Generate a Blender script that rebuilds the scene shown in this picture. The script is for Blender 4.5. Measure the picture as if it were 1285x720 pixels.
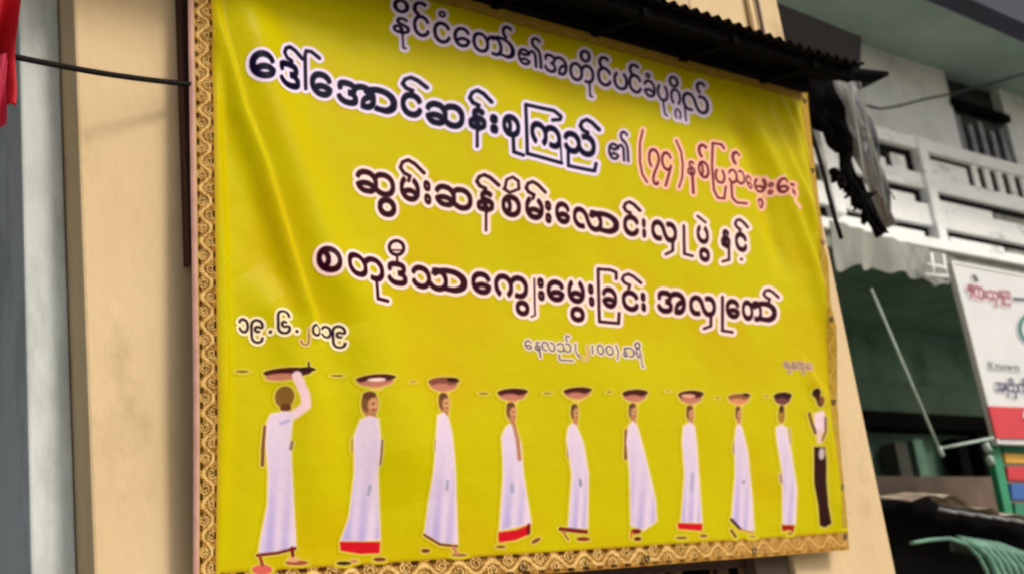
import bpy, math, random
import numpy as np
from mathutils import Vector, Matrix
random.seed(7); rng = np.random.default_rng(7)
R = math.radians
for o in list(bpy.data.objects): bpy.data.objects.remove(o)
SC = bpy.context.scene; COL = SC.collection

# ------------------------------------------------------------------ camera
PX, PY, VX, VZ = 642.5, 360.0, (2770.0, 607.0), (-93.0, -5134.0)
F = math.sqrt(-((VX[0]-PX)*(VZ[0]-PX) + (VX[1]-PY)*(VZ[1]-PY)))
ax = Vector((VX[0]-PX, -(VX[1]-PY), -F)).normalized()      # world X seen from the camera
az = Vector((VZ[0]-PX, -(VZ[1]-PY), -F)).normalized()      # world Z
ay = az.cross(ax)
M3 = Matrix((ax, ay, az))                                   # camera vector -> world vector
CAM = Vector((0, -4.2, 1.6))
cam_d = bpy.data.cameras.new('camera'); cam = bpy.data.objects.new('camera', cam_d); COL.objects.link(cam)
cam.matrix_world = Matrix.Translation(CAM) @ M3.to_4x4()
cam_d.sensor_width = 36; cam_d.lens = F/1285*36; cam_d.clip_start = .05; cam_d.clip_end = 2000
cam_d.dof.use_dof = True; cam_d.dof.focus_distance = 4.3; cam_d.dof.aperture_fstop = 2.6
SC.camera = cam

# ------------------------------------------------------------------ light
w = bpy.data.worlds.new('World'); SC.world = w; w.use_nodes = True
nt = w.node_tree; bg = nt.nodes['Background']
sky = nt.nodes.new('ShaderNodeTexSky'); sky.sky_type = 'NISHITA'; sky.sun_disc = False
SUN_EL, SUN_AZ = R(38), R(152)                               # azimuth clockwise from +Y
sky.sun_elevation = SUN_EL; sky.sun_rotation = SUN_AZ; sky.dust_density = 4; sky.air_density = 1.2
nt.links.new(sky.outputs[0], bg.inputs[0]); bg.inputs[1].default_value = .13
sd = bpy.data.lights.new('sun', 'SUN'); sd.energy = 1.75; sd.angle = R(14); sd.color = (1, .95, .87)
sun = bpy.data.objects.new('sun', sd); COL.objects.link(sun)
dirn = Vector((math.sin(SUN_AZ)*math.cos(SUN_EL), math.cos(SUN_AZ)*math.cos(SUN_EL), math.sin(SUN_EL)))
sun.rotation_euler = (-dirn).to_track_quat('-Z', 'Y').to_euler()
SC.view_settings.view_transform = 'Standard'; SC.view_settings.look = 'None'
SC.view_settings.exposure = 0.14; SC.view_settings.gamma = 1
SC.cycles.filter_width = 2.2

# ------------------------------------------------------------------ helpers
def ray(px, py):
    return M3 @ Vector((px-PX, -(py-PY), -F))
def at(px, py, Y):
    d = ray(px, py); return CAM + d*((Y-CAM.y)/d.y)
def at_np(px, py, Y=0.0):
    m = np.array(M3); v = np.stack([px-PX, -(py-PY), np.full_like(px, -F)], -1) @ m.T
    t = (Y-CAM.y)/v[..., 1]
    return CAM.x+v[..., 0]*t, CAM.z+v[..., 2]*t
def lin(c):
    c = np.asarray(c, float)/255.0
    return np.where(c <= .04045, c/12.92, ((c+.055)/1.055)**2.4)
def rgb(r, g, b): return tuple(float(v) for v in lin((r, g, b)))
def tag(o, label=None, cat=None, group=None, kind=None):
    if label: o['label'] = label
    if cat: o['category'] = cat
    if group: o['group'] = group
    if kind: o['kind'] = kind
    return o
def thing(name, loc, label, cat, group=None):
    o = bpy.data.objects.new(name, None); COL.objects.link(o); o.location = loc; o.empty_display_size = .1
    return tag(o, label, cat, group)
class MB:
    def __init__(s): s.v = []; s.f = []
    def add(s, v, f):
        n = len(s.v); s.v += [tuple(p) for p in v]; s.f += [tuple(i+n for i in q) for q in f]; return s
    def box(s, x0, x1, y0, y1, z0, z1, bev=0):
        return s.hexa([(x0,y0,z0),(x1,y0,z0),(x1,y1,z0),(x0,y1,z0)], [(x0,y0,z1),(x1,y0,z1),(x1,y1,z1),(x0,y1,z1)])
    def hexa(s, a, b):
        return s.add(list(a)+list(b), [(3,2,1,0),(4,5,6,7),(0,1,5,4),(1,2,6,5),(2,3,7,6),(3,0,4,7)])
    def slab(s, pts, Y0, th):            # polygon given as world points near plane Y0, thickened backwards
        n = len(pts); a = [Vector(p) for p in pts]; b = [p+Vector((0, th, 0)) for p in a]
        return s.add(a+b, [tuple(range(n)), tuple(range(2*n-1, n-1, -1))]+[(i, i+n, (i+1) % n+n, (i+1) % n) for i in range(n)])
    def bar(s, p, q, r=.02, n=8, r2=None):
        p = Vector(p); q = Vector(q); d = (q-p).normalized(); u = d.orthogonal().normalized(); w_ = d.cross(u)
        r2 = r if r2 is None else r2
        vs = [p+(u*math.cos(t)+w_*math.sin(t))*r for t in [2*math.pi*i/n for i in range(n)]]
        vs += [q+(u*math.cos(t)+w_*math.sin(t))*r2 for t in [2*math.pi*i/n for i in range(n)]]
        return s.add(vs, [(i, (i+1) % n, (i+1) % n+n, i+n) for i in range(n)]+[tuple(range(n-1, -1, -1)), tuple(range(n, 2*n))])
    def tube(s, pts, r, n=7):
        pts = [Vector(p) for p in pts]; vs = []; fs = []; up = Vector((.13, .9, .4)).normalized()
        for i, p in enumerate(pts):
            d = (pts[min(i+1, len(pts)-1)]-pts[max(i-1, 0)]).normalized()
            u = d.cross(up).normalized(); w_ = d.cross(u); rr = r[i] if hasattr(r, '__len__') else r
            vs += [p+(u*math.cos(2*math.pi*k/n)+w_*math.sin(2*math.pi*k/n))*rr for k in range(n)]
        for i in range(len(pts)-1):
            for k in range(n): fs.append((i*n+k, i*n+(k+1) % n, (i+1)*n+(k+1) % n, (i+1)*n+k))
        fs += [tuple(range(n-1, -1, -1)), tuple(range((len(pts)-1)*n, len(pts)*n))]
        return s.add(vs, fs)
    def grid(s, fn, nu, nv, th=0):       # fn(u,v)->point; optional thickness along +Y
        vs = [fn(i/nu, j/nv) for j in range(nv+1) for i in range(nu+1)]
        fs = [(j*(nu+1)+i, j*(nu+1)+i+1, (j+1)*(nu+1)+i+1, (j+1)*(nu+1)+i) for j in range(nv) for i in range(nu)]
        s.add(vs, fs)
        if th:
            s.add([Vector(p)+Vector((0, th, 0)) for p in vs], [q[::-1] for q in fs])
            rim = [i for i in range(nu+1)]+[(j+1)*(nu+1)-1 for j in range(1, nv+1)]+[nv*(nu+1)+i for i in range(nu-1, -1, -1)]+[j*(nu+1) for j in range(nv-1, 0, -1)]
            rp = [vs[i] for i in rim]; n = len(rp)
            s.add(rp+[Vector(p)+Vector((0, th, 0)) for p in rp], [(i, i+n, (i+1) % n+n, (i+1) % n) for i in range(n)])
        return s
    def build(s, name, mat, parent=None, smooth=False, bevel=0):
        me = bpy.data.meshes.new(name); me.from_pydata(s.v, [], s.f); me.update()
        if smooth: me.shade_smooth()
        o = bpy.data.objects.new(name, me); COL.objects.link(o)
        if mat: me.materials.append(mat)
        if bevel:
            b = o.modifiers.new('b', 'BEVEL'); b.width = bevel; b.segments = 2; b.limit_method = 'ANGLE'
        if parent:
            o.parent = parent; o.matrix_parent_inverse = Matrix.Translation(parent.location).inverted()
        return o
def mat(name, col, rough=.7, col2=None, scale=3.0, amt=1.0, bump=.0, bscale=40, stretch=(1,1,1), spec=.4, dirt=None, dscale=1.2, dth=(.5,.7), metal=0):
    m = bpy.data.materials.new(name); m.use_nodes = True; N = m.node_tree.nodes; L = m.node_tree.links
    b = N['Principled BSDF']; b.inputs['Roughness'].default_value = rough; b.inputs['Specular IOR Level'].default_value = spec
    b.inputs['Metallic'].default_value = metal
    g = N.new('ShaderNodeNewGeometry'); mp = N.new('ShaderNodeMapping'); mp.inputs['Scale'].default_value = stretch
    L.new(g.outputs['Position'], mp.inputs[0])
    no = N.new('ShaderNodeTexNoise'); no.inputs['Scale'].default_value = scale; no.inputs['Detail'].default_value = 6
    no.inputs['Roughness'].default_value = .62
    L.new(mp.outputs[0], no.inputs[0])
    cr = N.new('ShaderNodeValToRGB'); cr.color_ramp.elements[0].position = .3; cr.color_ramp.elements[1].position = .7
    c2 = col2 or tuple(v*.82 for v in col)
    cr.color_ramp.elements[0].color = (*c2, 1); cr.color_ramp.elements[1].color = (*col, 1)
    L.new(no.outputs[0], cr.inputs[0]); out = cr.outputs[0]
    if dirt:
        n2 = N.new('ShaderNodeTexNoise'); n2.inputs['Scale'].default_value = dscale; n2.inputs['Detail'].default_value = 8; n2.inputs['Roughness'].default_value = .7
        L.new(mp.outputs[0], n2.inputs[0]); r2 = N.new('ShaderNodeValToRGB')
        r2.color_ramp.elements[0].position = dth[0]; r2.color_ramp.elements[1].position = dth[1]
        L.new(n2.outputs[0], r2.inputs[0]); mx = N.new('ShaderNodeMixRGB'); mx.inputs[2].default_value = (*dirt, 1)
        L.new(r2.outputs[0], mx.inputs[0]); L.new(out, mx.inputs[1]); out = mx.outputs[0]
    L.new(out, b.inputs['Base Color'])
    if bump:
        n3 = N.new('ShaderNodeTexNoise'); n3.inputs['Scale'].default_value = bscale; n3.inputs['Detail'].default_value = 5
        L.new(mp.outputs[0], n3.inputs[0]); bp = N.new('ShaderNodeBump'); bp.inputs['Strength'].default_value = bump; bp.inputs['Distance'].default_value = .02
        L.new(n3.outputs[0], bp.inputs['Height']); L.new(bp.outputs[0], b.inputs['Normal'])
    return m
MT = dict(
 cream=mat('cream_plaster', rgb(208,184,144), .8, rgb(194,168,126), 1.6, bump=.22, bscale=22, dirt=rgb(150,122,86), dscale=1.9, dth=(.54,.82), stretch=(1,1,.55)),
 pale=mat('pale_cream_plaster', rgb(236,208,160), .8, rgb(226,194,144), 2.2, bump=.15, bscale=25, dirt=rgb(200,170,128), dth=(.55,.85)),
 grey=mat('grey_painted_plaster', rgb(202,208,206), .75, rgb(182,190,186), 1.3, bump=.2, bscale=18, stretch=(1,1,.35), dirt=rgb(112,118,108), dscale=2, dth=(.5,.8)),
 dark=mat('dark_wall', rgb(62,64,56), .85, rgb(42,45,38), 2, bump=.2),
 black=mat('black_tar_sheet', rgb(22,19,19), .85, rgb(10,9,9), 6, bump=.3, bscale=30, spec=.12),
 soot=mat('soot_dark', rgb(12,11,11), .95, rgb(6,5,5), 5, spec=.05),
 cable=mat('black_cable', rgb(14,10,10), .7, spec=.15),
 red=mat('red_cloth', rgb(196,14,34), .8, rgb(150,6,24), 4, bump=.3, bscale=60),
 pinkred=mat('pink_red_cloth', rgb(190,50,80), .8, rgb(150,20,50), 5),
 white=mat('whitewashed_concrete', rgb(246,248,247), .8, rgb(228,232,231), 4, bump=.3, bscale=20, dirt=rgb(128,132,128), dscale=3.4, dth=(.56,.74), stretch=(.6,1,1.6)),
 balw=mat('balcony_wall', rgb(236,238,236), .85, rgb(222,226,224), 2, bump=.15, dirt=rgb(170,174,170), dscale=1.5, dth=(.5,.8)),
 dgreen=mat('dark_green_wall', rgb(96,130,112), .85, rgb(70,104,88), 1.6, bump=.2, dirt=rgb(60,84,70), dscale=2.0),
 soffit=mat('grey_green_soffit', rgb(176,196,184), .8, rgb(150,172,160), .8, dirt=rgb(130,154,142), dscale=.6, dth=(.4,.75)),
 navy=mat('navy_sheet', rgb(34,36,64), .7, rgb(20,22,44), 3),
 tarp=mat('grey_tarpaulin', rgb(150,152,144), .7, rgb(106,112,104), 5, bump=.4, bscale=14, stretch=(1,1,.3), dirt=rgb(88,94,86), dscale=3),
 drape=mat('pale_grey_drape', rgb(158,158,160), .7, rgb(104,104,106), 7, bump=.4, bscale=16, dirt=rgb(58,58,58), dscale=5),
 steel=mat('pale_painted_pole', rgb(176,196,184), .5, rgb(140,160,150), 12),
 wood=mat('dark_brown_wood', rgb(84,60,48), .7, rgb(60,40,32), 8, stretch=(1,1,.2)),
 brown=mat('brown_plaster', rgb(104,86,76), .8, rgb(84,70,60), 4),
 gpaint=mat('green_paint', rgb(24,140,96), .5, rgb(16,110,76), 6),
 board_y=mat('yellow_board', rgb(226,176,70), .6), board_r=mat('red_board', rgb(190,40,50), .6), board_b=mat('blue_board', rgb(40,90,160), .6),
 board_g=mat('green_board', rgb(30,120,90), .6),
 rib=mat('pale_green_rib', rgb(112,158,138), .4, rgb(44,92,72), 5, stretch=(1,1,2)), hood=mat('dark_green_canvas', rgb(14,34,26), .8, rgb(8,22,16), 6, bump=.3),
 ledge=mat('weathered_beige_sheet', rgb(164,148,128), .8, rgb(110,98,86), 6, bump=.4, dirt=rgb(206,200,190), dscale=6, dth=(.55,.65)),
 louvre2=mat('pale_grey_louvre', rgb(150,152,158), .6, rgb(110,112,120), 8),
 wine=mat('window_dark', rgb(26,28,32), .35, rgb(16,18,22), 3),
 louvre=mat('grey_louvre', rgb(74,76,82), .6, rgb(58,60,66), 6),
 asphalt=mat('pale_concrete_road', rgb(168,162,150), .9, rgb(150,144,134), 8, bump=.3),
 pave=mat('pavement_concrete', rgb(184,178,166), .9, rgb(164,158,148), 4, bump=.2),
 dbrown=mat('dark_brown_sliver', rgb(84,48,34), .8, rgb(56,30,22), 10, stretch=(1,1,.2)),
 recess_shade=mat('slot_shade', rgb(30,31,29), .9, rgb(18,18,17), 5, spec=.08),  # near-black standing in for the shade inside the balcony slots
 hem=mat('pinkish_hem', rgb(196,150,134), .6, rgb(164,120,108), 8),
)
# vinyl: yellow print mixed with a printed colour held in the mesh (flat print)
def vinyl():
    m = bpy.data.materials.new('printed_yellow_vinyl'); m.use_nodes = True; N = m.node_tree.nodes; L = m.node_tree.links
    b = N['Principled BSDF']; b.inputs['Roughness'].default_value = .34; b.inputs['Specular IOR Level'].default_value = .03
    g = N.new('ShaderNodeNewGeometry')
    no = N.new('ShaderNodeTexNoise'); no.inputs['Scale'].default_value = 1.7; no.inputs['Detail'].default_value = 3
    L.new(g.outputs['Position'], no.inputs[0]); cr = N.new('ShaderNodeValToRGB'); E = cr.color_ramp.elements
    E[0].position = .36; E[0].color = (*rgb(184,169,0), 1); E[1].position = .62; E[1].color = (*rgb(186,165,0), 1)
    e = E.new(.5); e.color = (*rgb(184,173,0), 1)
    L.new(no.outputs[0], cr.inputs[0])
    at_ = N.new('ShaderNodeAttribute'); at_.attribute_name = 'Col'
    mx = N.new('ShaderNodeMixRGB'); L.new(at_.outputs['Alpha'], mx.inputs[0]); L.new(cr.outputs[0], mx.inputs[1]); L.new(at_.outputs['Color'], mx.inputs[2])
    L.new(mx.outputs[0], b.inputs['Base Color'])
    n3 = N.new('ShaderNodeTexNoise'); n3.inputs['Scale'].default_value = 9; n3.inputs['Detail'].default_value = 4
    L.new(g.outputs['Position'], n3.inputs[0]); bp = N.new('ShaderNodeBump'); bp.inputs['Strength'].default_value = .12; bp.inputs['Distance'].default_value = .05
    L.new(n3.outputs[0], bp.inputs['Height']); L.new(bp.outputs[0], b.inputs['Normal'])
    return m
VINYL = vinyl()
def white_print(name, base):
    m = bpy.data.materials.new(name); m.use_nodes = True; N = m.node_tree.nodes; L = m.node_tree.links
    b = N['Principled BSDF']; b.inputs['Roughness'].default_value = .45
    at_ = N.new('ShaderNodeAttribute'); at_.attribute_name = 'Col'
    mx = N.new('ShaderNodeMixRGB'); mx.inputs[1].default_value = (*base, 1)
    L.new(at_.outputs['Alpha'], mx.inputs[0]); L.new(at_.outputs['Color'], mx.inputs[2]); L.new(mx.outputs[0], b.inputs['Base Color'])
    return m

# ------------------------------------------------------------------ ground, street, pavement
MB().box(-300, 300, -300, 300, -.5, 0).build('ground', MT['asphalt']); tag(bpy.data.objects['ground'], kind='structure')
MB().box(-40, 60, -1.6, 40, .001, .13).build('pavement', MT['pave'], bevel=.01); tag(bpy.data.objects['pavement'], kind='structure')

# ------------------------------------------------------------------ shop building carrying the banner
XL = at(105, 360, .08).x; XR = at(1050, 360, .08).x
OX0, OX1 = at(520, 720, .08).x, at(996, 705, .08).x
OZ = at(760, 706, .08).z + .02
shop = thing('shop_building', (XL, .08, .13), 'cream plastered shop front that the yellow banner hangs on', 'building')
ZT = 9.0
wl = MB(); X = XL; 
wl.box(XL, OX0, .08, 4.5, .13, ZT); wl.box(OX0, OX1, .08, .5, OZ, ZT)
wl.box(OX1, XR, .08, 4.5, .13, ZT); wl.box(OX0, OX1, 4.2, 4.5, .13, ZT)
wl.build('wall', MT['cream'], shop, bevel=.012)
# window opening below the banner with a grille, and a brown jamb panel at its right
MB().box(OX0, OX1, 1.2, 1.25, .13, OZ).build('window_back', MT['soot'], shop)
XJ = at(930, 712, .2).x
MB().box(XJ, OX1, .11, .19, .13, OZ-.004).build('jamb_panel', MT['brown'], shop)
MB().box(OX0, XJ, .16, .20, OZ-.06, OZ-.004).build('window_frame', MT['wood'], shop)
x = OX0+.05
k = 0
while x < XJ-.02:
    wd = random.choice((.03, .05, .07)); y = .14+.02*(k % 3)
    MB().box(x, x+wd, .17, .20, 1.1, OZ-.06).build('grille_bar', MT[random.choice(('wood', 'soot', 'brown', 'wood'))], shop)
    x += wd+random.choice((.03, .05, .08)); k += 1
bat = tag(MB().slab([at(*p, .03) for p in ((224, -70), (240, -70), (244, 330), (237, 330))], .03, .045).build('sliver', MT['dbrown'], None, bevel=.003), 'tapering dark brown sliver behind the upper left edge of the yellow banner', 'sliver')  # plain dark brown shape, narrower towards its lower end
# conduits on the wall above the eave
for px, r in ((945, .018), (955, .012)):
    a = at(px, 20, .05); MB().bar((a.x, .058, a.z-.3), (a.x, .058, ZT), r).build('conduit', MT['brown' if px == 955 else 'pale'], shop)
# grey neighbouring pillar and recessed dark wall at the left
GX0 = at(31, 360, .21).x
gp = thing('grey_pillar', (GX0, .21, .13), 'light grey painted pillar left of the cream shop front', 'pillar')
MB().box(GX0, XL-.004, .21, 1.4, .13, ZT).build('shaft', MT['grey'], gp, bevel=.01)
dw = thing('recessed_wall', (-4, 1.45, .13), 'dark grey recessed wall at the far left edge behind the red cloth', 'wall')
xm = at(8, 500, 1.46).x
MB().box(-8, XL-.1, 1.46, 1.7, .13, ZT).build('wall_face', MT['dark'], dw)
zt = at(12, 312, 1.42).z
MB().box(xm, GX0+.3, 1.40, 1.457, .13, zt).build('door_panel', mat('grey_door', rgb(120,124,114), .7, rgb(100,104,96), 3), dw)
MB().box(-6, xm-.004, 1.42, 1.457, .13, zt+.02).build('door_gap', MT['soot'], dw)
# red cloth
def redf(u, v):
    p = at(-60+u*(84-13*v+1.5*math.sin(v*9)), -90+v*(228+6*math.sin(u*7)), -.3)
    return p+Vector((0, .05*math.sin(u*16+v*2)+.02*math.sin(v*11), 0))
rc = MB().grid(redf, 30, 24, .012).build('red_cloth', MT['red'], None, True)
tag(rc, 'bright red cloth hanging at the top left edge of the photo', 'cloth')
def redg(u, v):
    p = at(-40+u*(54-10*v), 72+v*88, -.34); return p+Vector((0, .03*math.sin(u*14+3*v), 0))
MB().grid(redg, 16, 12, .01).build('lower_fold', MT['pinkred'], rc, True)
# black cable
c0, c1 = at(10, 70, -.25), at(246, 107, -.01)
pts = [c0.lerp(c1, t/20)+Vector((0, 0, -.012*math.sin(math.pi*t/20))) for t in range(21)]
tag(MB().tube(pts, .0105).build('black_cable', MT['cable'], None, True), 'thick black cable running from the red cloth to the banner', 'cable')
mid = [Vector((c0.x-2, c0.y-.5, c0.z+.4)), c0]
MB().tube(mid, .0075).build('cable_end', MT['cable'], bpy.data.objects['black_cable'], True)

# ------------------------------------------------------------------ banner
C_TL, C_TR, C_BR, C_BL = [at(*p, 0) for p in ((234, -97), (1011, 114), (1063, 690), (243, 755))]
def bil(a, b):                                               # a across, b down
    a = np.asarray(a, float)[..., None]; b = np.asarray(b, float)[..., None]
    P = [np.array((c.x, c.z)) for c in (C_TL, C_TR, C_BR, C_BL)]
    q = (1-b)*((1-a)*P[0]+a*P[1])+b*((1-a)*P[3]+a*P[2]); return q[..., 0], q[..., 1]
# folds in the vinyl: px polyline, width (m), height (m)
FOLDS = [([(262,-20),(268,40),(295,140),(322,210),(350,300),(366,352),(382,398),(396,440)], .022, .020),
         ([(290,-40),(330,120),(385,270),(440,420)], .11, .022),
         ([(262,60),(266,160),(272,300),(275,420),(272,720)], .025, .014),
         ([(300,340),(360,420),(385,500),(400,700)], .10, .014),
         ([(420,300),(470,450),(520,640)], .16, .014),
         ([(925,105),(955,180),(985,250),(1018,340),(1042,430),(1052,520)], .028, .018),
         ([(905,110),(935,190),(962,270),(985,360)], .07, -.014),
         ([(975,120),(995,175),(1008,230),(1020,300)], .022, .014),
         ([(990,120),(1003,165),(1012,215)], .014, .010),
         ([(955,118),(1002,240),(1035,345),(1050,430)], .02, .010),
         ([(1000,450),(1030,500),(1045,600),(1050,680)], .03, .012),
         ([(560,-20),(640,160),(700,330)], .25, .010),
         ([(380,560),(600,540),(900,600)], .30, .008),
         ([(560,420),(760,470),(980,560)], .2, .006)]
_F = []
for pl, wd, am in FOLDS:
    p = np.array(pl, float); X_, Z_ = at_np(p[:, 0], p[:, 1]); _F.append((np.stack([X_, Z_], -1), wd, am))
XMID = at(880, 300, 0).x
def disp(X, Z):
    K = 1.6
    d = .012*np.sin(X*1.9+.4)*np.sin(Z*1.3+.2)+.004*np.sin(X*6.1+Z*2.7)
    for P, wd, am in _F:
        lim = wd*3.2
        best = np.full(X.shape, 1e9); tt = np.zeros(X.shape); sgn = np.zeros(X.shape); n = len(P)-1
        for i in range(n):
            a, b = P[i], P[i+1]; ab = b-a; t = np.clip(((X-a[0])*ab[0]+(Z-a[1])*ab[1])/(ab@ab), 0, 1)
            q = np.hypot(X-a[0]-t*ab[0], Z-a[1]-t*ab[1]); m = q < best; cr_ = (X-a[0])*ab[1]-(Z-a[1])*ab[0]; sgn = np.where(m, np.sign(cr_), sgn); best = np.where(m, q, best); tt = np.where(m, (i+t)/n, tt)
        ww = np.where(sgn > 0, wd*2.6, wd) if wd < .06 else wd
        k2 = 1.22 if P[0][0] > XMID else 1.3
        d = d+K*k2*am*np.exp(-(best/ww)**2)*np.clip(np.sin(np.pi*np.clip(tt, .02, .98))*1.8, 0, 1)
    return d
banner = thing('banner', tuple(at(640, 735, .0)), 'large yellow vinyl banner with Burmese lettering above a row of white robed figures', 'banner')
def mesh_np(name, verts, faces, material, parent, col=None, smooth=True):
    me = bpy.data.meshes.new(name); nv, nf = len(verts), len(faces)
    me.vertices.add(nv); me.vertices.foreach_set('co', verts.astype(np.float32).ravel())
    me.loops.add(nf*4); me.loops.foreach_set('vertex_index', faces.astype(np.int32).ravel())
    me.polygons.add(nf); me.polygons.foreach_set('loop_start', np.arange(nf, dtype=np.int32)*4)
    me.update(calc_edges=True)
    if smooth: me.shade_smooth()
    if col is not None:
        at_ = me.color_attributes.new('Col', 'FLOAT_COLOR', 'POINT'); at_.data.foreach_set('color', col.astype(np.float32).ravel())
    me.materials.append(material); o = bpy.data.objects.new(name, me); COL.objects.link(o)
    if parent: o.parent = parent; o.matrix_parent_inverse = Matrix.Translation(parent.location).inverted()
    return o
def gridfaces(nx, ny, keep=None):
    j, i = np.mgrid[0:ny-1, 0:nx-1]; f = np.stack([j*nx+i, (j+1)*nx+i, (j+1)*nx+i+1, j*nx+i+1], -1).reshape(-1, 4)
    return f if keep is None else f[keep.reshape(-1)]
NX, NY = 900, 660
A, B = np.meshgrid(np.linspace(0, 1, NX), np.linspace(0, 1, NY)); X_, Z_ = bil(A, B); D_ = disp(X_, Z_)
edge = 0
V = np.stack([X_, -.012-D_, Z_+edge], -1).reshape(-1, 3); fr = gridfaces(NX, NY)
cloth = mesh_np('cloth', V, fr, VINYL, banner, np.zeros((NX*NY, 4)))
Vb = V.reshape(NY, NX, 3)[::4, ::4].copy(); Vb[..., 1] += .004; nby, nbx = Vb.shape[:2]
mesh_np('backing', Vb.reshape(-1, 3), gridfaces(nbx, nby)[:, ::-1], mat('white_vinyl_back', rgb(200,196,180), .6), banner)
# pinkish hem down the left edge, thin hem cord at the right
def strip_grid(name, a0, a1, b0, b1, nx, ny, fn, off, material=None):
    A, B = np.meshgrid(np.linspace(a0, a1, nx), np.linspace(b0, b1, ny)); X, Z = bil(A, B)
    V = np.stack([X, -.012-off-disp(X, Z), Z], -1).reshape(-1, 3); c = fn(A, B, X, Z).reshape(-1, 4) if fn else None
    return mesh_np(name, V, gridfaces(nx, ny), material or VINYL, banner, c)
hx0 = .0; hx1 = (247.5-238.5)/(1040-238.5)*.72                # share of the width, near side is larger
def hemf(u, v):
    X, Z = bil(np.array(-.002+u*.0060), np.array(v)); X = float(X); Z = float(Z)
    return (X, -.012-float(disp(np.array(X), np.array(Z)))-.010*.5*math.sin(math.pi*u)-.003, Z)
MB().grid(hemf, 6, 120).build('hem', MT['hem'], banner, True)
def vine(s, t, P):
    """carved-scroll ornament: s along (m), t 0..1 across; returns 0 dark..1 light"""
    s = s/P; ph = 2*np.pi*s
    vin = np.abs(t-.5-.30*np.sin(ph)) < .10
    v = np.where(vin, .95, .50)
    for c, side in ((.25, 1), (.75, -1)):
        ds = (s-c) % 1.0; ds = np.where(ds > .5, ds-1, ds); ct = .5-side*.20
        r = np.hypot(ds*1.25, (t-ct)*.8); th = np.arctan2(t-ct, ds)
        sp = (r*9-side*th/(2*np.pi)) % 1.0
        v = np.where(r < .24, np.where(sp < .5, .92, .30), v); v = np.where(r < .045, .06, v)
    dot = np.hypot(((s*2) % 1)-.5, (t-.94)*2.0) < .24; v = np.where(dot, .04, v)
    dot = np.hypot(((s*2+.5) % 1)-.5, (t-.06)*2.0) < .24; v = np.where(dot, .06, v)
    n = np.sin(s*41.3+t*23)*np.sin(s*17.7-t*31)*.2+.22*np.sin(s*9.1+4*np.sin(t*5+s))*np.cos(t*13+s*3)-.06
    return np.clip(v+n, 0, 1)
def gold(v, warm=0, dim=1.0):
    c = np.zeros(v.shape+(4,)); lo = lin((52, 24, 6)); md = lin((156, 110, 42)); hi = lin((222, 188, 120))
    a = np.clip(v*2, 0, 1)[..., None]; b = np.clip(v*2-1, 0, 1)[..., None]
    c[..., :3] = ((lo*(1-a)+md*a)*(1-b)+hi*b)*dim; c[..., 3] = 1; return c
WL = (C_TR-C_TL).length; HL = (C_BL-C_TL).length
def left_b(A, B, X, Z):
    t = (A-.005)/(.0215-.005); c = gold(vine(Z, t, .105))
    brown = lin((176, 130, 40)); k = (A > .0215)
    c[k, :3] = brown; c[..., 3] = np.where(k, np.clip(1-(A-.0215)/.004, 0, 1)*.8, 1); return c
strip_grid('left_border', .005, .0258, 0, 1, 26, 1100, left_b, .0006)
def bot_b(A, B, X, Z):
    t = (B-.968)/(.998-.968); v = vine(X, t, .16); fade = np.clip((A-.55)/.3, 0, 1); v = v*(1-.6*fade)+.62*.6*fade
    c = gold(np.clip(v, 0, 1)); k = B < .968; c[k, :3] = lin((150, 112, 20)); c[..., 3] = np.where(k, np.clip((B-.962)/.006, 0, 1)*.8, 1); return c
strip_grid('bottom_border', .0258, 1, .958, 1, 1200, 22, bot_b, .0006)
def top_b(A, B, X, Z):
    t = B/.030; v = .35+.35*vine(X, t, .16); c = gold(np.clip(v, 0, 1), dim=.8); c[..., 3] = np.clip((.034-B)/.006, 0, 1)*.8; return c
strip_grid('top_border', .0258, 1, 0, .034, 900, 14, top_b, .0006)
def right_b(A, B, X, Z):
    t = (A-.985)/.015; v = .3+.4*vine(Z, t, .16); c = gold(np.clip(v, 0, 1)); c[..., 3] = np.clip((A-.982)/.004, 0, 1)*.75; return c
strip_grid('right_border', .982, 1, .034, .958, 14, 700, right_b, .0006)

eye_m = mat('eyelet_metal', rgb(120,104,80), .4, metal=.8)
for a_, b_ in [(.992, t) for t in (.03, .2, .37, .54, .71, .88, .975)]+[(t, .988) for t in (.2, .4, .6, .8)]:
    X, Z = bil(np.array(a_), np.array(b_)); X, Z = float(X), float(Z); y = -.0155-float(disp(np.array(X), np.array(Z)))
    ps = [Vector((X+.013*math.cos(t), y, Z+.013*math.sin(t))) for t in np.linspace(0, 2*math.pi, 13)]
    MB().tube(ps, .0035, 6).build('eyelet', eye_m, banner, True)
    if a_ > .98: MB().bar((X, y+.002, Z), (X+.09, .07, Z+random.uniform(-.02, .03)), .004, 5).build('tie_cord', MT['soot'], banner, True)
# ---- printed lettering and pictures: each a fine mesh draped on the vinyl
def print_mesh(name, x0, y0, x1, y1, step, fn, off=.0010, plane=None, material=None, parent=None):
    nx = int((x1-x0)/step)+1; ny = int((y1-y0)/step)+1
    PXg, PYg = np.meshgrid(np.linspace(x0, x1, nx), np.linspace(y0, y1, ny)); c = fn(PXg, PYg)
    al = c[..., 3] > .015; keep = al[:-1, :-1] | al[1:, :-1] | al[:-1, 1:] | al[1:, 1:]
    f = gridfaces(nx, ny, keep)
    if plane is None:
        X, Z = at_np(PXg, PYg); V = np.stack([X, -.012-off-disp(X, Z), Z], -1)
    else:
        X, Z = at_np(PXg, PYg, plane); V = np.stack([X, np.full_like(X, plane-off), Z], -1)
    used = np.unique(f); rm = np.zeros(nx*ny, np.int64); rm[used] = np.arange(len(used))
    return mesh_np(name, V.reshape(-1, 3)[used], rm[f], material or VINYL, parent or banner, c.reshape(-1, 4)[used])
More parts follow.
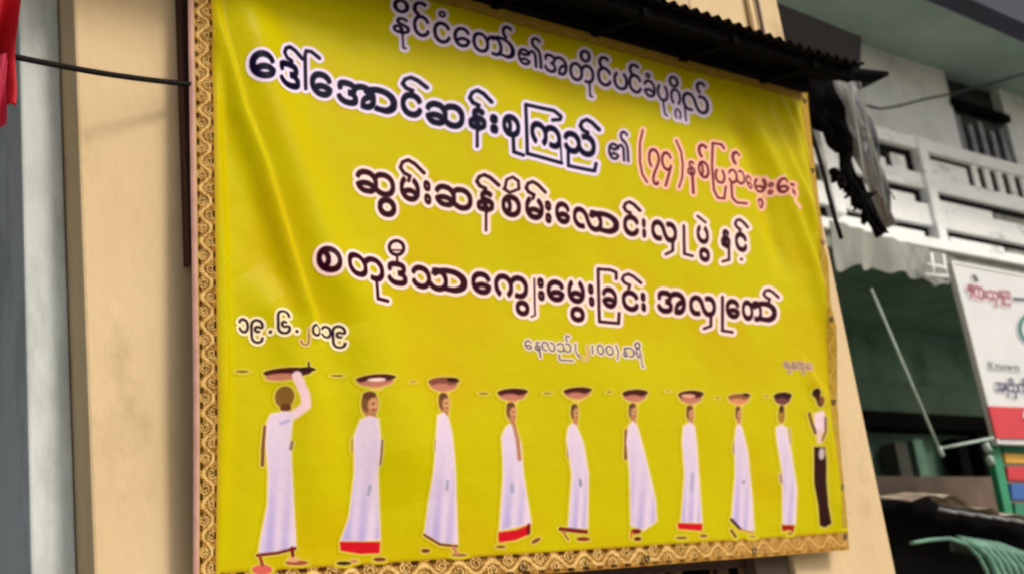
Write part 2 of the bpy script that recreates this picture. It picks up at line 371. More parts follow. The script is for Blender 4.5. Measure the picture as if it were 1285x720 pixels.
GLYPHS = {
 '1000': '184,-10 150,18 119,55 92,99 72,149 59,202 55,258 59,313 71,363 92,409 119,448 152,482 191,510 235,530 282,542 332,546 381,542 425,532 466,514 534,460 560,426 588,462 621,492 659,516 744,543 792,546 847,542 896,530 940,509 978,482 1010,448 1036,410 1054,366 1065,319 1069,268 1065,214 1054,166 1036,122 1010,83 980,51 944,25 903,6 859,-5 768,-7 700,5 670,17 702,83 745,69 796,64 848,70 892,88 929,119 956,160 973,209 978,266 973,323 957,373 930,415 893,446 848,465 793,471 733,462 682,436 652,410 597,339 605,299 603,198 591,144 571,97 544,55 513,19 478,-10 427,54 465,93 493,139 510,193 516,256 510,317 494,370 466,413 428,445 384,465 332,471 280,465 235,445 197,414 169,370 152,318 146,256 152,193 169,139 197,93 235,54',
 '1001': '325,-10 241,0 203,14 150,42 107,80 74,127 52,182 141,232 224,260 309,269 371,264 428,251 478,229 521,201 530,270 524,327 505,377 474,417 434,447 384,466 327,472 285,469 245,458 210,441 178,416 151,385 130,347 60,383 83,429 117,468 160,501 210,526 265,541 325,546 383,542 435,530 482,510 523,482 557,449 585,410 605,366 617,319 621,269 617,219 605,172 585,128 558,89 524,55 483,28 436,7 383,-6|147,154 181,115 224,87 273,70 328,64 381,69 426,84 461,107 489,136 453,160 411,180 362,192 306,196 262,193 183,170',
 '1002': '184,-10 150,18 119,55 92,99 72,149 59,202 55,258 59,312 71,362 92,408 119,448 152,482 192,510 236,530 284,542 335,546 387,542 435,530 479,509 518,481 551,447 578,407 597,362 609,312 613,258 609,204 596,151 576,102 550,57 519,19 484,-10 433,54 471,93 499,139 516,193 522,256 516,319 498,372 470,414 432,446 387,466 335,472 283,465 237,446 199,414 170,372 152,318 146,256 152,193 169,139 197,93 235,54',
 '1004': '341,-10 284,-6 233,6 187,26 148,53 115,86 89,126 70,170 59,218 55,269 59,320 71,367 91,411 117,449 151,482 190,510 235,530 286,542 341,546 399,541 452,525 500,501 541,469 573,429 595,383 525,347 493,401 450,441 398,464 339,472 284,466 237,447 198,416 170,376 152,326 146,270 152,214 171,164 201,122 240,91 286,71 339,64 398,72 450,96 493,135 525,189 595,153 573,108 541,68 500,35 452,11 399,-5',
 '1005': '334,-10 280,-6 231,6 187,27 148,54 116,87 90,126 70,170 59,217 55,268 59,319 70,366 90,410 116,449 148,482 188,510 232,530 282,542 337,546 391,542 441,530 486,510 525,483 558,450 584,412 603,368 615,320 619,268 615,216 603,168 583,124 556,85 522,52 483,26 437,6 388,-6|334,63 389,69 437,89 475,119 504,160 522,210 528,266 522,324 505,374 476,416 437,447 390,466 335,472 295,468 257,457 290,418 316,374 333,323 339,265 334,209 318,160 293,116 261,77 297,67|136,266 140,222 153,182 172,147 197,117 231,160 251,209 258,265 254,306 243,345 223,382 195,416 170,385 152,350 140,309',
 '1006': '241,0 203,14 150,42 107,80 74,127 52,182 141,232 224,260 309,269 371,264 428,251 478,229 521,201 530,270 524,327 505,377 474,417 434,447 384,466 327,472 285,469 245,458 210,441 178,416 151,385 130,347 60,383 83,429 116,468 159,501 209,526 264,541 325,546 417,535 457,521 510,492 554,453 618,504 654,523 693,536 788,546 843,542 893,530 938,511 977,484 1010,451 1037,412 1056,368 1068,320 1072,268 1068,216 1056,167 1036,124 1008,85 974,52 935,26 889,6 839,-6 785,-10 735,-7 689,2 649,16 596,46 555,85 512,46 459,16 418,1|621,269 615,209 598,153 631,118 675,89 726,70 784,64 840,70 888,89 928,120 957,160 975,209 981,266 975,325 959,375 931,417 892,447 846,466 790,472 734,467 683,454 637,427 597,385 615,329|147,154 181,115 224,87 273,70 328,64 381,69 426,84 461,107 489,136 453,160 411,180 362,192 306,196 262,193 183,170',
 '100a': '292,-7 252,3 180,39 180,-269 187,-322 207,-362 242,-386 292,-394 851,-394 902,-386 937,-362 956,-322 963,-253 1052,-256 1029,-373 961,-444 847,-467 296,-467 182,-443 114,-372 91,-253 91,153 161,189 192,135 235,96 283,72 335,64 386,71 429,91 465,122 491,164 508,214 513,270 508,326 492,375 467,416 431,447 387,466 335,472 283,464 235,441 192,401 161,347 91,383 114,429 146,469 185,501 231,525 281,541 333,546 387,542 435,530 479,510 516,482 547,449 572,411 590,367 600,320 602,230 596,193 618,154 644,122 672,97 723,72 784,64 835,70 879,89 915,121 942,163 958,213 963,270 958,328 941,377 915,418 879,448 836,466 786,472 736,468 694,454 662,520 723,540 800,546 848,542 891,531 932,512 967,486 997,454 1021,416 1040,371 1050,322 1054,268 1050,217 1039,169 1020,125 994,86 963,53 926,26 883,6 835,-6 783,-10 739,-7 697,3 657,19 621,41 589,69 561,104 536,71 505,43 470,21 429,4 383,-7',
 '1010': '324,-10 273,-6 226,6 184,27 146,54 115,87 89,126 70,170 59,217 55,268 59,319 70,366 89,410 115,449 147,482 185,510 228,530 275,542 327,546 378,543 424,532 466,515 534,463 560,430 588,465 622,494 701,533 745,543 792,546 846,542 895,530 939,509 977,482 1009,448 1035,410 1054,366 1065,319 1069,268 1065,214 1054,166 1036,122 1010,83 980,51 944,25 903,5 859,-6 767,-9 699,4 669,16 701,82 744,69 796,64 847,70 891,88 928,119 956,159 972,208 978,266 973,324 956,374 929,416 892,447 847,466 794,472 738,464 685,439 652,413 623,381 598,343 607,264 603,213 591,165 572,122 545,84 513,51 474,25 429,6 379,-6|327,64 382,70 428,88 466,119 493,159 510,207 515,262 510,321 493,371 467,414 430,446 383,466 328,472 278,466 234,447 197,416 169,375 152,325 146,266 152,209 170,160 198,119 236,89 279,70',
 '1012': '319,-10 254,-6 196,8 146,30 104,60 72,97 49,140 119,176 152,124 199,89 236,74 276,65 368,64 451,81 482,99 501,123 508,157 500,190 475,218 432,237 358,243 358,315 412,321 453,337 482,363 491,397 485,426 467,447 405,469 288,472 216,458 189,445 170,427 164,404 167,387 177,372 108,334 83,385 81,407 88,446 111,479 148,508 197,529 257,542 327,546 403,542 465,530 513,509 547,481 568,446 575,404 568,361 546,328 511,304 467,287 467,282 527,259 567,229 589,191 596,146 588,100 564,61 525,31 471,8 402,-5',
 '1014': '267,-467 267,-10 169,-6 119,8 81,31 46,76 34,132 39,170 55,204 79,231 110,251 146,264 185,268 235,262 276,246 307,218 330,178 346,127 354,64 395,72 425,88 444,114 450,151 440,186 409,215 339,250 247,285 211,305 185,326 160,363 152,410 157,447 174,480 200,507 232,528 269,541 310,546 387,538 442,513 493,470 441,414 381,461 351,471 314,474 284,470 259,457 242,438 236,414 244,386 267,365 305,345 413,305 456,285 490,261 515,232 530,197 535,153 529,106 513,68 485,38 448,16 405,0 356,-8 356,-467|261,123 242,164 213,186 178,194 154,190 133,179 117,160 112,131 120,103 143,82 180,68',
 '1015': '338,-10 285,-6 237,6 192,27 152,55 119,89 92,129 71,174 59,224 55,278 59,332 71,384 90,433 116,477 147,515 184,546 235,482 197,443 169,398 152,343 146,280 152,218 170,165 199,122 238,90 284,70 338,64 392,71 438,90 477,123 506,166 523,219 529,280 518,362 505,398 474,443 433,482 483,546 522,515 556,477 584,432 604,383 617,331 621,278 617,224 605,174 584,128 556,88 523,54 483,27 438,6 390,-6',
 '1019': '338,-10 285,-6 237,6 192,27 152,55 119,89 92,129 71,174 59,224 55,278 59,332 71,384 90,433 116,477 147,515 184,546 235,482 197,443 169,398 152,343 146,280 154,212 192,241 234,262 282,275 337,280 391,275 440,262 483,240 521,211 529,280 518,362 505,398 474,443 433,482 483,546 522,515 556,477 584,432 604,383 617,331 621,278 617,224 605,174 584,128 556,88 523,54 483,27 438,6 390,-6|337,209 280,202 229,180 182,144 211,110 247,85 290,69 338,64 386,69 429,85 464,110 493,144 461,172 423,193 382,205',
 '101b': '509,-467 509,266 503,323 487,373 460,414 424,446 379,465 327,472 266,463 216,436 178,393 154,336 234,320 302,288 358,240 399,176 424,100 432,9 353,-9 271,-6 224,6 182,26 145,53 114,86 89,125 70,169 59,217 55,268 59,320 70,368 89,412 115,450 146,483 184,510 227,530 274,542 326,546 379,542 428,530 471,510 508,482 539,449 564,411 582,367 593,319 597,268 597,-399 722,-399 722,-467|350,65 339,121 318,169 287,207 247,236 200,255 146,265 151,209 167,161 194,120 229,89 273,70',
 '101c': '262,-6 218,5 178,25 142,51 112,83 88,122 69,166 59,214 55,268 59,318 70,365 88,409 113,448 144,481 182,509 224,530 273,542 326,546 374,542 418,531 457,513 521,457 569,381 602,290 624,223 649,167 680,123 716,91 759,71 810,65 856,71 897,90 931,120 958,162 974,212 980,270 975,328 958,378 932,418 896,448 853,466 803,472 753,468 711,454 679,520 740,540 817,546 864,542 908,531 948,512 983,486 1013,454 1038,416 1056,371 1067,322 1071,268 1067,217 1056,170 1038,126 1012,87 981,54 945,27 903,6 857,-6 807,-10 735,-3 675,20 626,57 586,107 552,170 498,319 470,377 439,419 405,448 365,465 321,471 272,465 229,446 194,415 167,373 151,323 146,266 151,209 168,160 195,119 230,88 273,70 323,64 373,69 415,82 447,16 387,-4',
 '101e': '305,-10 248,-5 195,10 147,35 106,68 73,107 50,153 120,189 152,135 195,96 247,72 306,64 361,71 408,92 446,124 475,166 492,215 498,270 492,327 474,376 445,416 407,447 360,466 306,472 247,464 195,441 152,401 120,347 50,383 73,429 106,469 147,502 195,526 247,541 304,546 360,542 410,530 456,510 495,483 527,451 554,413 573,370 585,323 587,234 580,196 633,130 664,103 699,82 740,69 786,65 842,72 890,91 929,122 958,164 975,213 981,270 975,327 958,376 929,417 890,448 844,466 790,472 736,468 690,454 658,520 722,540 804,546 854,542 900,531 943,512 980,485 1012,453 1038,415 1057,371 1068,322 1072,268 1068,216 1056,167 1035,124 1007,85 973,52 933,26 887,6 837,-6 783,-10 734,-7 688,3 645,20 606,43 572,73 542,109 516,76 485,47 448,23 405,5 358,-6',
 '1021': '300,-10 239,-6 185,8 139,30 101,59 71,96 49,140 119,176 148,124 191,89 242,69 300,62 354,65 397,73 429,88 459,118 469,157 462,189 440,217 402,237 336,243 336,315 383,321 420,337 446,363 454,397 449,425 433,446 378,468 308,474 239,467 185,444 169,427 164,404 167,387 177,372 108,334 83,386 81,407 96,463 143,508 188,529 243,542 357,544 437,529 481,508 513,480 552,506 599,528 677,544 777,542 828,530 874,510 914,483 948,450 976,411 997,367 1009,319 1013,268 1009,217 998,170 980,126 955,87 924,54 887,27 845,6 797,-6 716,-9 636,9 644,99 669,175 710,239 765,287 832,320 912,336 896,376 874,409 844,436 807,455 765,467 718,471 664,467 617,454 575,432 538,402 531,361 513,330 482,306 438,287 438,282 494,259 530,229 550,191 557,146 550,100 528,61 491,31 440,8 377,-5|792,70 838,89 875,120 900,161 916,209 921,265 866,254 818,234 778,205 747,167 728,120 719,64',
 '1040': '323,-10 271,-6 224,6 182,26 145,53 114,86 89,125 70,169 59,217 55,268 59,318 70,365 88,409 113,448 144,481 182,509 224,530 273,542 326,546 379,542 428,530 471,509 508,481 539,448 564,409 582,365 593,318 597,268 593,218 582,172 564,128 539,89 507,55 470,28 426,7 377,-6|326,64 377,70 421,90 457,120 484,161 500,210 506,266 501,323 485,373 458,415 422,447 378,466 327,472 275,466 231,447 195,416 168,374 151,324 146,266 152,209 169,160 197,119 233,89 277,70',
 '1041': '297,-10 243,-5 192,10 147,35 107,68 77,107 55,153 125,189 155,135 195,96 243,72 298,64 349,70 393,89 429,120 456,162 472,212 477,270 472,327 455,376 429,417 392,447 349,466 298,472 243,464 195,441 155,401 125,347 55,383 77,429 107,469 147,502 192,526 243,541 297,546 350,542 398,530 441,510 479,483 510,450 535,412 553,368 564,320 568,269 564,218 553,170 534,126 508,86 477,53 440,26 397,6 349,-6',
 '1042': '314,-467 262,-463 215,-451 172,-432 134,-406 103,-374 77,-336 58,-294 47,-248 43,-196 128,-196 134,-253 153,-301 181,-341 219,-372 264,-391 315,-397 368,-391 413,-371 450,-339 477,-294 493,-237 499,-168 499,536 584,536 584,-165 580,-225 569,-279 551,-327 525,-368 494,-403 457,-431 414,-451 366,-463',
 '1044': '141,-467 310,-153 389,-19 405,5 365,-6 326,-10 274,-6 226,6 183,27 145,55 114,88 89,127 70,171 59,218 55,269 59,321 70,369 89,413 114,451 145,484 183,511 226,530 274,542 326,546 381,541 431,526 477,501 516,468 546,429 568,383 498,347 468,401 428,441 380,464 325,472 274,466 231,447 195,417 168,376 151,327 146,270 151,212 167,162 194,120 230,89 274,70 325,64 380,72 428,96 468,135 498,189 568,153 238,-467',
 '1046': '377,-10 319,-6 267,6 221,27 182,54 149,88 124,129 106,175 95,226 91,282 91,701 99,790 125,865 167,925 224,968 294,994 377,1003 434,999 485,988 531,970 571,945 605,914 632,877 652,835 664,787 668,732 583,732 577,790 559,837 529,877 489,907 439,927 380,933 322,927 272,908 231,877 200,833 182,774 176,701 176,286 182,218 200,162 230,118 270,86 322,66 383,60 439,66 488,85 528,114 558,153 577,200 581,267 567,289 528,290 432,265 403,263 343,273 297,304 267,350 257,408 261,444 274,478 295,506 324,528 361,542 404,547 438,544 469,535 496,517 520,490 459,458 437,475 409,480 381,475 360,458 346,435 342,408 347,376 362,352 383,335 409,330 532,362 562,364 607,356 641,333 661,298 668,255 664,207 653,162 634,120 607,83 574,51 534,25 488,6 435,-6',
 '1047': '357,-467 310,-462 270,-447 239,-423 208,-372 198,-310 206,-246 232,-181 308,-67 394,48 469,155 489,199 502,245 506,296 500,344 483,388 455,424 419,452 374,470 322,476 271,469 226,450 188,417 160,373 146,337 135,252 142,189 162,136 189,96 217,71 175,18 147,35 118,62 91,99 70,144 55,195 50,251 54,309 65,361 83,408 108,449 139,483 177,510 219,530 268,542 321,546 371,542 417,532 460,514 498,490 530,460 556,425 575,385 587,340 591,291 588,250 578,208 531,110 475,27 397,-76 329,-176 304,-221 289,-265 284,-308 289,-348 305,-377 329,-394 362,-400 409,-385 442,-338 505,-383 475,-423 443,-449 404,-462',
 '1049': '377,-467 293,-458 223,-432 166,-388 124,-328 99,-254 91,-165 91,254 95,310 106,360 124,407 149,447 182,481 221,509 267,530 319,542 377,546 435,542 488,530 534,511 574,485 607,453 634,416 653,374 664,329 668,281 661,239 641,204 607,180 562,172 409,202 383,197 361,182 345,159 340,128 345,102 358,78 380,61 423,57 450,68 459,78 520,46 496,19 469,2 438,-8 404,-11 360,-6 324,9 295,31 274,60 261,92 257,128 267,185 297,232 343,263 403,273 552,244 567,247 578,257 585,283 579,337 559,384 528,422 488,451 439,469 383,475 321,469 269,449 228,417 198,372 180,317 174,250 174,-165 180,-237 199,-296 230,-340 272,-371 322,-390 380,-396 439,-390 490,-371 530,-340 560,-301 579,-253 585,-196 668,-199 664,-252 652,-299 632,-342 604,-379 570,-410 530,-435 483,-453 433,-463',
 '104f': '958,0 958,329 951,431 942,472 922,523 893,565 855,598 758,653 719,682 690,713 669,747 656,786 652,830 658,877 678,918 707,953 747,980 792,997 843,1003 890,999 931,989 967,971 1010,933 1039,882 974,848 945,897 904,927 851,937 821,933 793,922 770,905 752,883 741,858 737,832 743,790 762,756 796,726 897,668 938,636 971,601 997,561 1030,470 1044,363 1046,303 1046,0|326,-10 273,-6 225,6 182,26 144,53 113,86 88,125 70,169 59,216 55,267 59,320 70,368 89,412 114,450 145,483 183,510 226,530 274,542 326,546 386,541 440,525 486,499 525,465 549,499 581,525 620,541 666,546 717,540 760,523 796,495 821,458 837,413 842,362 842,0 754,0 754,363 748,408 732,443 703,465 664,472 634,466 607,450 586,421 576,382 506,342 426,312 341,302 285,306 237,318 160,357 146,266 160,179 237,218 285,230 341,234 426,224 506,194 576,154 553,108 522,69 483,36 437,10 385,-5|477,410 438,444 387,465 325,472 279,468 243,457 215,440 194,419 255,386 294,375|325,64 387,71 438,92 477,126 410,155 344,164 294,161 255,151 194,117 215,96 243,79 279,68',
 '28': '167,232 183,404 231,557 311,694 258,694 155,559 88,400 64,232 88,64 155,-95 258,-230 311,-230 231,-93 183,60',
 '29': '156,232 140,60 92,-93 12,-230 65,-230 168,-95 235,64 259,232 235,400 168,559 65,694 12,694 92,557 140,404',
 '102c': '8,16 40,82 82,69 132,64 183,70 227,89 262,121 288,162 304,212 309,271 303,327 285,376 256,416 217,447 168,467 112,473 54,466 -3,445 -40,422 -113,353 -165,408 -88,481 -45,509 2,529 54,542 111,546 165,542 215,530 261,510 301,482 335,450 364,411 384,368 397,321 401,270 397,218 386,170 367,126 342,86 311,53 275,26 236,6 192,-6',
 '102d': '-306,626 -357,632 -401,651 -437,680 -465,719 -481,764 -487,814 -481,864 -465,909 -437,947 -401,977 -356,996 -304,1002 -251,996 -206,976 -169,946 -142,907 -126,861 -120,810 -126,761 -143,717 -171,679 -208,651 -253,632|-303,693 -262,701 -229,726 -207,763 -200,808 -207,858 -228,899 -260,926 -303,935 -347,926 -380,900 -400,861 -407,812 -400,765 -379,727 -346,702',
 '102e': '-306,626 -357,632 -401,651 -437,680 -465,719 -481,764 -487,814 -481,864 -465,909 -437,947 -401,977 -356,996 -304,1002 -251,996 -206,976 -169,946 -142,907 -126,861 -120,810 -126,761 -143,717 -171,679 -208,651 -253,632|-406,798 -362,827 -303,838 -273,836 -222,816 -200,800 -207,858 -228,899 -260,926 -303,935 -347,926 -380,900 -400,861|-303,693 -277,696 -234,721 -219,740 -258,764 -303,773 -347,764 -388,739 -352,705',
 '102f': '-368,-467 -368,-49 -279,-49 -279,-399 -154,-399 -154,-467',
 '1030': '-287,-467 -287,-49 -199,-49 -199,-399 -74,-399 -74,-467|-448,-467 -448,-49 -360,-49 -360,-467',
 '1031': '326,-10 274,-6 227,7 184,28 145,55 113,89 87,128 68,172 56,219 52,269 56,319 68,366 88,410 114,449 147,482 185,510 228,530 275,542 326,546 386,541 438,526 483,501 520,468 548,429 568,383 498,347 471,401 434,441 386,464 324,472 276,466 233,447 196,417 168,377 149,327 143,270 152,201 194,229 242,251 292,264 342,269 429,260 502,232 576,182 558,127 530,81 492,42 444,13 389,-4|345,196 300,192 258,179 218,160 182,135 207,106 239,84 278,69 323,64 378,70 421,87 455,115 481,154 426,184 390,193',
 '1036': '-324,628 -368,635 -403,656 -426,689 -433,734 -426,779 -403,812 -368,833 -324,840 -280,833 -245,813 -221,779 -213,735 -221,690 -245,656 -280,635|-323,681 -302,685 -285,695 -274,712 -270,734 -274,756 -285,773 -302,784 -344,784 -361,773 -372,756 -376,734 -373,712 -363,695 -346,685',
 '1037': '-324,-322 -368,-315 -403,-295 -426,-261 -433,-216 -426,-171 -403,-138 -368,-117 -324,-110 -280,-117 -245,-138 -221,-171 -213,-215 -221,-260 -245,-294 -280,-315|-323,-269 -302,-266 -285,-255 -274,-238 -270,-216 -274,-194 -285,-177 -302,-167 -323,-163 -344,-167 -361,-177 -372,-194 -376,-216 -363,-256',
 '103a': '-371,626 -417,659 -454,704 -478,757 -486,819 -480,872 -462,917 -434,953 -397,980 -353,997 -304,1002 -256,997 -213,981 -176,956 -149,921 -206,877 -224,901 -247,920 -273,931 -303,935 -347,927 -379,901 -399,864 -406,819 -400,771 -382,733 -356,702 -327,678',
 '103d': '-328,-425 -379,-419 -424,-401 -460,-371 -487,-333 -503,-288 -509,-237 -503,-186 -487,-141 -459,-103 -423,-73 -378,-55 -326,-49 -272,-56 -227,-75 -191,-105 -164,-145 -148,-190 -142,-241 -148,-288 -165,-332 -192,-370 -229,-400 -274,-419|-325,-357 -284,-349 -251,-325 -229,-288 -222,-242 -229,-193 -250,-153 -282,-126 -325,-117 -369,-126 -402,-152 -423,-191 -430,-240 -423,-286 -402,-324 -368,-349',
 '103e': '-482,-467 -482,-399 -357,-399 -357,-49 -269,-49 -269,-467',
 '1038': '172,324 128,331 93,352 71,385 63,430 71,475 93,508 128,529 172,536 216,529 252,508 275,475 283,431 275,386 252,352 216,331|173,377 194,381 211,391 222,408 226,430 222,452 211,469 194,479 173,483 152,480 135,469 124,452 120,430 133,390|172,-11 128,-4 93,16 71,50 63,95 71,140 93,173 128,194 172,201 216,194 252,173 275,140 283,96 275,51 252,17 216,-4|173,42 194,46 211,56 222,73 226,95 222,117 211,134 194,144 173,148 152,145 135,134 124,117 120,95 123,73 134,56 150,46',
 '41': '362,686 293,686 0,0 100,0 186,201 476,201 567,0 667,0|326,536 436,289 224,289',
 '4b': '285,359 582,682 460,682 173,370 173,682 75,682 75,0 173,0 173,337 520,0 655,0',
 '6e': '150,449 61,449 61,0 150,0 150,322 189,360 225,381 262,387 309,373 339,336 350,278 350,0 439,0 439,277 418,379 363,438 286,458 237,450 191,427 150,390',
 '6f': '273,458 152,427 68,346 36,229 67,106 150,22 273,-9 400,21 485,104 516,229 484,347 399,428|272,378 351,358 405,306 425,228 406,144 353,90 272,71 196,91 145,146 127,229 146,306 197,358',
 '77': '393,449 327,449 213,177 95,449 0,449 200,-9 228,-9 360,305 493,-9 521,-9 719,449 624,449 507,177',
 '73': '324,421 278,442 234,454 192,458 114,443 62,401 44,336 98,240 200,177 254,120 235,83 188,69 147,75 97,95 41,128 41,32 95,8 145,-5 197,-9 273,8 326,54 345,123 335,165 303,205 244,249 181,288 146,317 135,339 151,369 194,380 231,375 275,360 324,333',
 '3a': '109,458 67,440 49,398 67,356 109,338 151,356 169,398 151,440|109,111 67,93 49,51 67,9 109,-9 151,9 169,51 151,93',
 '2e': '109,111 67,93 49,51 67,9 109,-9 151,9 169,51 151,93',
 '42': '75,0 309,0 446,29 520,97 543,182 523,265 467,326 379,362 438,397 472,445 483,508 461,591 393,656 273,682 75,682|173,594 263,594 334,581 371,546 382,499 366,438 318,402 238,390 173,390|173,302 291,302 376,288 426,251 442,196 430,145 385,105 296,88 173,88',
}
_G = {}
for k_, s_ in GLYPHS.items():
    _G[chr(int(k_, 16))] = [np.array([[float(v) for v in q.split(',')] for q in p.split()]) for p in s_.split('|')]
def gbox(ch):
    a = np.concatenate(_G[ch]); return a[:, 0].min(), a[:, 0].max(), a[:, 1].min(), a[:, 1].max()
def sd_seg(X, Y, a, b):
    ab = (b[0]-a[0], b[1]-a[1]); L2 = ab[0]**2+ab[1]**2+1e-12
    t = np.clip(((X-a[0])*ab[0]+(Y-a[1])*ab[1])/L2, 0, 1); return np.hypot(X-a[0]-t*ab[0], Y-a[1]-t*ab[1])
def sdf_poly(X, Y, polys):
    d = np.full(X.shape, 1e9); ins = np.zeros(X.shape, int)
    for P in polys:
        n = len(P)
        for i in range(n):
            a, b = P[i], P[(i+1) % n]; d = np.minimum(d, sd_seg(X, Y, a, b))
            if a[1] != b[1]:
                c = ((a[1] <= Y) & (Y < b[1])) | ((b[1] <= Y) & (Y < a[1]))
                xx = a[0]+(Y-a[1])*(b[0]-a[0])/(b[1]-a[1]); up = 1 if b[1] > a[1] else -1
                ins = ins+np.where(c & (X < xx), up, 0)
    return np.where(ins != 0, -d, d)
# item: ('g', char, x0, x1, ybot_at_x0, ybot_at_x1, height of box (px) [, clip]) or ('s', [(x,y)...], halfwidth)
def glyph_polys(it):
    _, ch, x0, x1, y0, y1, h = it[:7]; clip = it[7] if len(it) > 7 else None
    gx0, gx1, gy0, gy1 = gbox(ch)
    if clip is not None: gy0 = clip
    out = []
    for P in _G[ch]:
        P = P.copy()
        if clip is not None: P[:, 1] = np.maximum(P[:, 1], clip)
        u = (P[:, 0]-gx0)/(gx1-gx0); v = (P[:, 1]-gy0)/(gy1-gy0)
        out.append(np.stack([x0+u*(x1-x0)-v*h*.06, y0+u*(y1-y0)-v*h], -1))
    return out
def text_print(name, items, bold, fill, ow, ocol, parent=None, label=None, soft=.9, plane=None, material=None, halo=1.6, off=.0010, alpha=1.0, step=.8, pen=0):
    pol = [(glyph_polys(i), None) if i[0] == 'g' else (None, i) for i in items]
    xs = []; ys = []
    for a, b in pol:
        pts = np.concatenate(a) if a else np.array(b[1], float); xs += [pts[:, 0].min(), pts[:, 0].max()]; ys += [pts[:, 1].min(), pts[:, 1].max()]
    mg = ow+bold+6
    def fn(X, Y):
        S = np.full(X.shape, 99.0)
        for a, b in pol:
            pts = np.concatenate(a) if a else np.array(b[1], float)
            x0, y0 = pts.min(0)-mg; x1, y1 = pts.max(0)+mg
            i0, i1 = np.searchsorted(X[0], [x0, x1]); j0, j1 = np.searchsorted(Y[:, 0], [y0, y1])
            if i1 <= i0 or j1 <= j0: continue
            xx, yy = X[j0:j1, i0:i1], Y[j0:j1, i0:i1]
            if a:
                s = sdf_poly(xx, yy, a)
                if pen: s = np.minimum(s, np.minimum(sdf_poly(xx, yy+pen, a), sdf_poly(xx, yy-pen, a)))
                s = s-bold
            else:
                s = np.full(xx.shape, 99.0); q = b[1]
                for k in range(len(q)-1): s = np.minimum(s, sd_seg(xx, yy, q[k], q[k+1]))
                s = s-b[2]
            S[j0:j1, i0:i1] = np.minimum(S[j0:j1, i0:i1], s)
        c = np.zeros(X.shape+(4,)); t = np.clip((S+soft)/(2*soft), 0, 1)[..., None]; t = t*t*(3-2*t)
        c[..., :3] = lin(fill)*(1-t)+lin(ocol)*t
        c[..., 3] = np.clip((ow-S)/halo, 0, 1)*alpha; return c
    o = print_mesh(name, min(xs)-mg, min(ys)-mg, max(xs)+mg, max(ys)+mg, step, fn, off, plane, material, parent)
    if label: o['label'] = label
    return o
def asat(x0, y0, x1, y1, hw):            # wide bold hook: bowl open to the right with a long tail over it
    w_, h_ = x1-x0, y1-y0
    P = [(x1, y0+.62*h_), (x0+.62*w_, y0+.18*h_), (x0+.35*w_, y0), (x0+.12*w_, y0+.10*h_), (x0+.02*w_, y0+.36*h_), (x0+.16*w_, y0+.62*h_), (x0+.42*w_, y0+.78*h_), (x0+.36*w_, y0+h_)]
    return ('s', P, hw)
def ring(cx, cy, rx, ry, hw): return ('s', [(cx+rx*math.cos(t), cy+ry*math.sin(t)) for t in np.linspace(0, 2*math.pi, 17)], hw)
G = lambda *a: ('g',)+a
# line 1
H1 = 24
L1 = [G('န', 491.5, 512, 43, 47, 21, -40), ('s', [(503, 44), (504, 62), (507, 63)], 1.6), G('ိ', 492, 511, 17, 20, 17),
 G('င', 516.7, 536, 47, 51, 27), G('်', 516, 533, 22, 24, 18), G('င', 541, 561, 56, 60, 27), G('ံ', 547, 555, 25, 26, 8),
 G('ေ', 565, 585, 62, 65, 25), G('တ', 588, 627, 68, 76, 25), G('ာ', 612, 644, 70, 80, 25), G('်', 627, 641, 51, 53, 17),
 G('၏', 648, 679, 82, 88, 38), G('အ', 682, 711, 90, 98, 23), G('တ', 714, 744, 101, 108, 23), G('ိ', 726, 739, 79, 81, 15), ('s', [(738, 105), (739, 122), (742, 123)], 1.5),
 G('င', 748, 765, 108, 112, 24), G('်', 749, 762, 88, 90, 16), G('ပ', 768, 786, 113, 117, 22), G('င', 787, 803, 117, 121, 24), G('်', 787, 800, 97, 99, 16),
 G('ခ', 806, 821, 122, 126, 22), G('ံ', 808, 814, 99, 100, 6), G('ပ', 823, 837, 127, 131, 21), ('s', [(830, 130), (832, 145), (835, 147)], 1.4),
 G('ဂ', 840, 853, 131, 134, 20), G('ိ', 838, 850, 110, 112, 14), G('ဂ', 845, 853, 150, 152, 13), ('s', [(857, 134), (859, 153)], 1.4),
 G('လ', 855, 888, 138, 147, 23), G('်', 872, 884, 118, 121, 15)]
text_print('lettering_line', L1, .75, (14, 2, 38), 4.2, (222, 204, 232), label='dark blue first line of Burmese lettering')
# line 2 blue
W2 = 3.4
L2 = [G('ေ', 306, 336, 104, 108, 31), G('ဒ', 343, 372, 113, 118, 32), asat(351, 63, 376, 86, 2.9), ('s', [(379.5, 115), (379.5, 72), (381, 67), (388, 68), (398, 76)], 2.7),
 G('ေ', 387, 414, 121, 126, 29), G('အ', 421, 470, 130, 141, 28), G('ာ', 456, 497, 137, 146, 28), G('င', 503, 528, 145, 149, 28), asat(503, 99, 534, 120, 2.9),
 G('ဆ', 534, 580, 155, 164, 27), G('န', 586, 606, 163, 167, 25, -40), ('s', [(595.5, 166), (596, 186)], 2.2), asat(585, 117, 612, 141, 2.8),
 G('း', 612, 620, 168, 170, 20), G('စ', 627, 648, 172, 176, 25), ('s', [(639, 174), (640, 194), (652, 198)], 2.6),
 ('s', [(692, 152), (702, 151), (703, 147), (694, 140), (656, 134), (657, 196), (703, 206)], 2.7), ('s', [(702, 182), (703, 206)], 1.6),
 G('က', 663, 703, 180, 189, 26), G('သ', 708, 747, 190, 198, 25), ('s', [(712, 190), (712, 209), (746, 215), (747.5, 206)], 2.6), asat(727, 151, 751, 172, 2.8)]
text_print('lettering_line', L2, 1.25, (2, 0, 34), 4.2, (224, 208, 240), label='large navy Burmese name lettering outlined in white', pen=1.25)
text_print('lettering_mark', [G('၏', 763, 788, 200, 205, 38)], .8, (26, 4, 50), 3.4, (220, 196, 214))
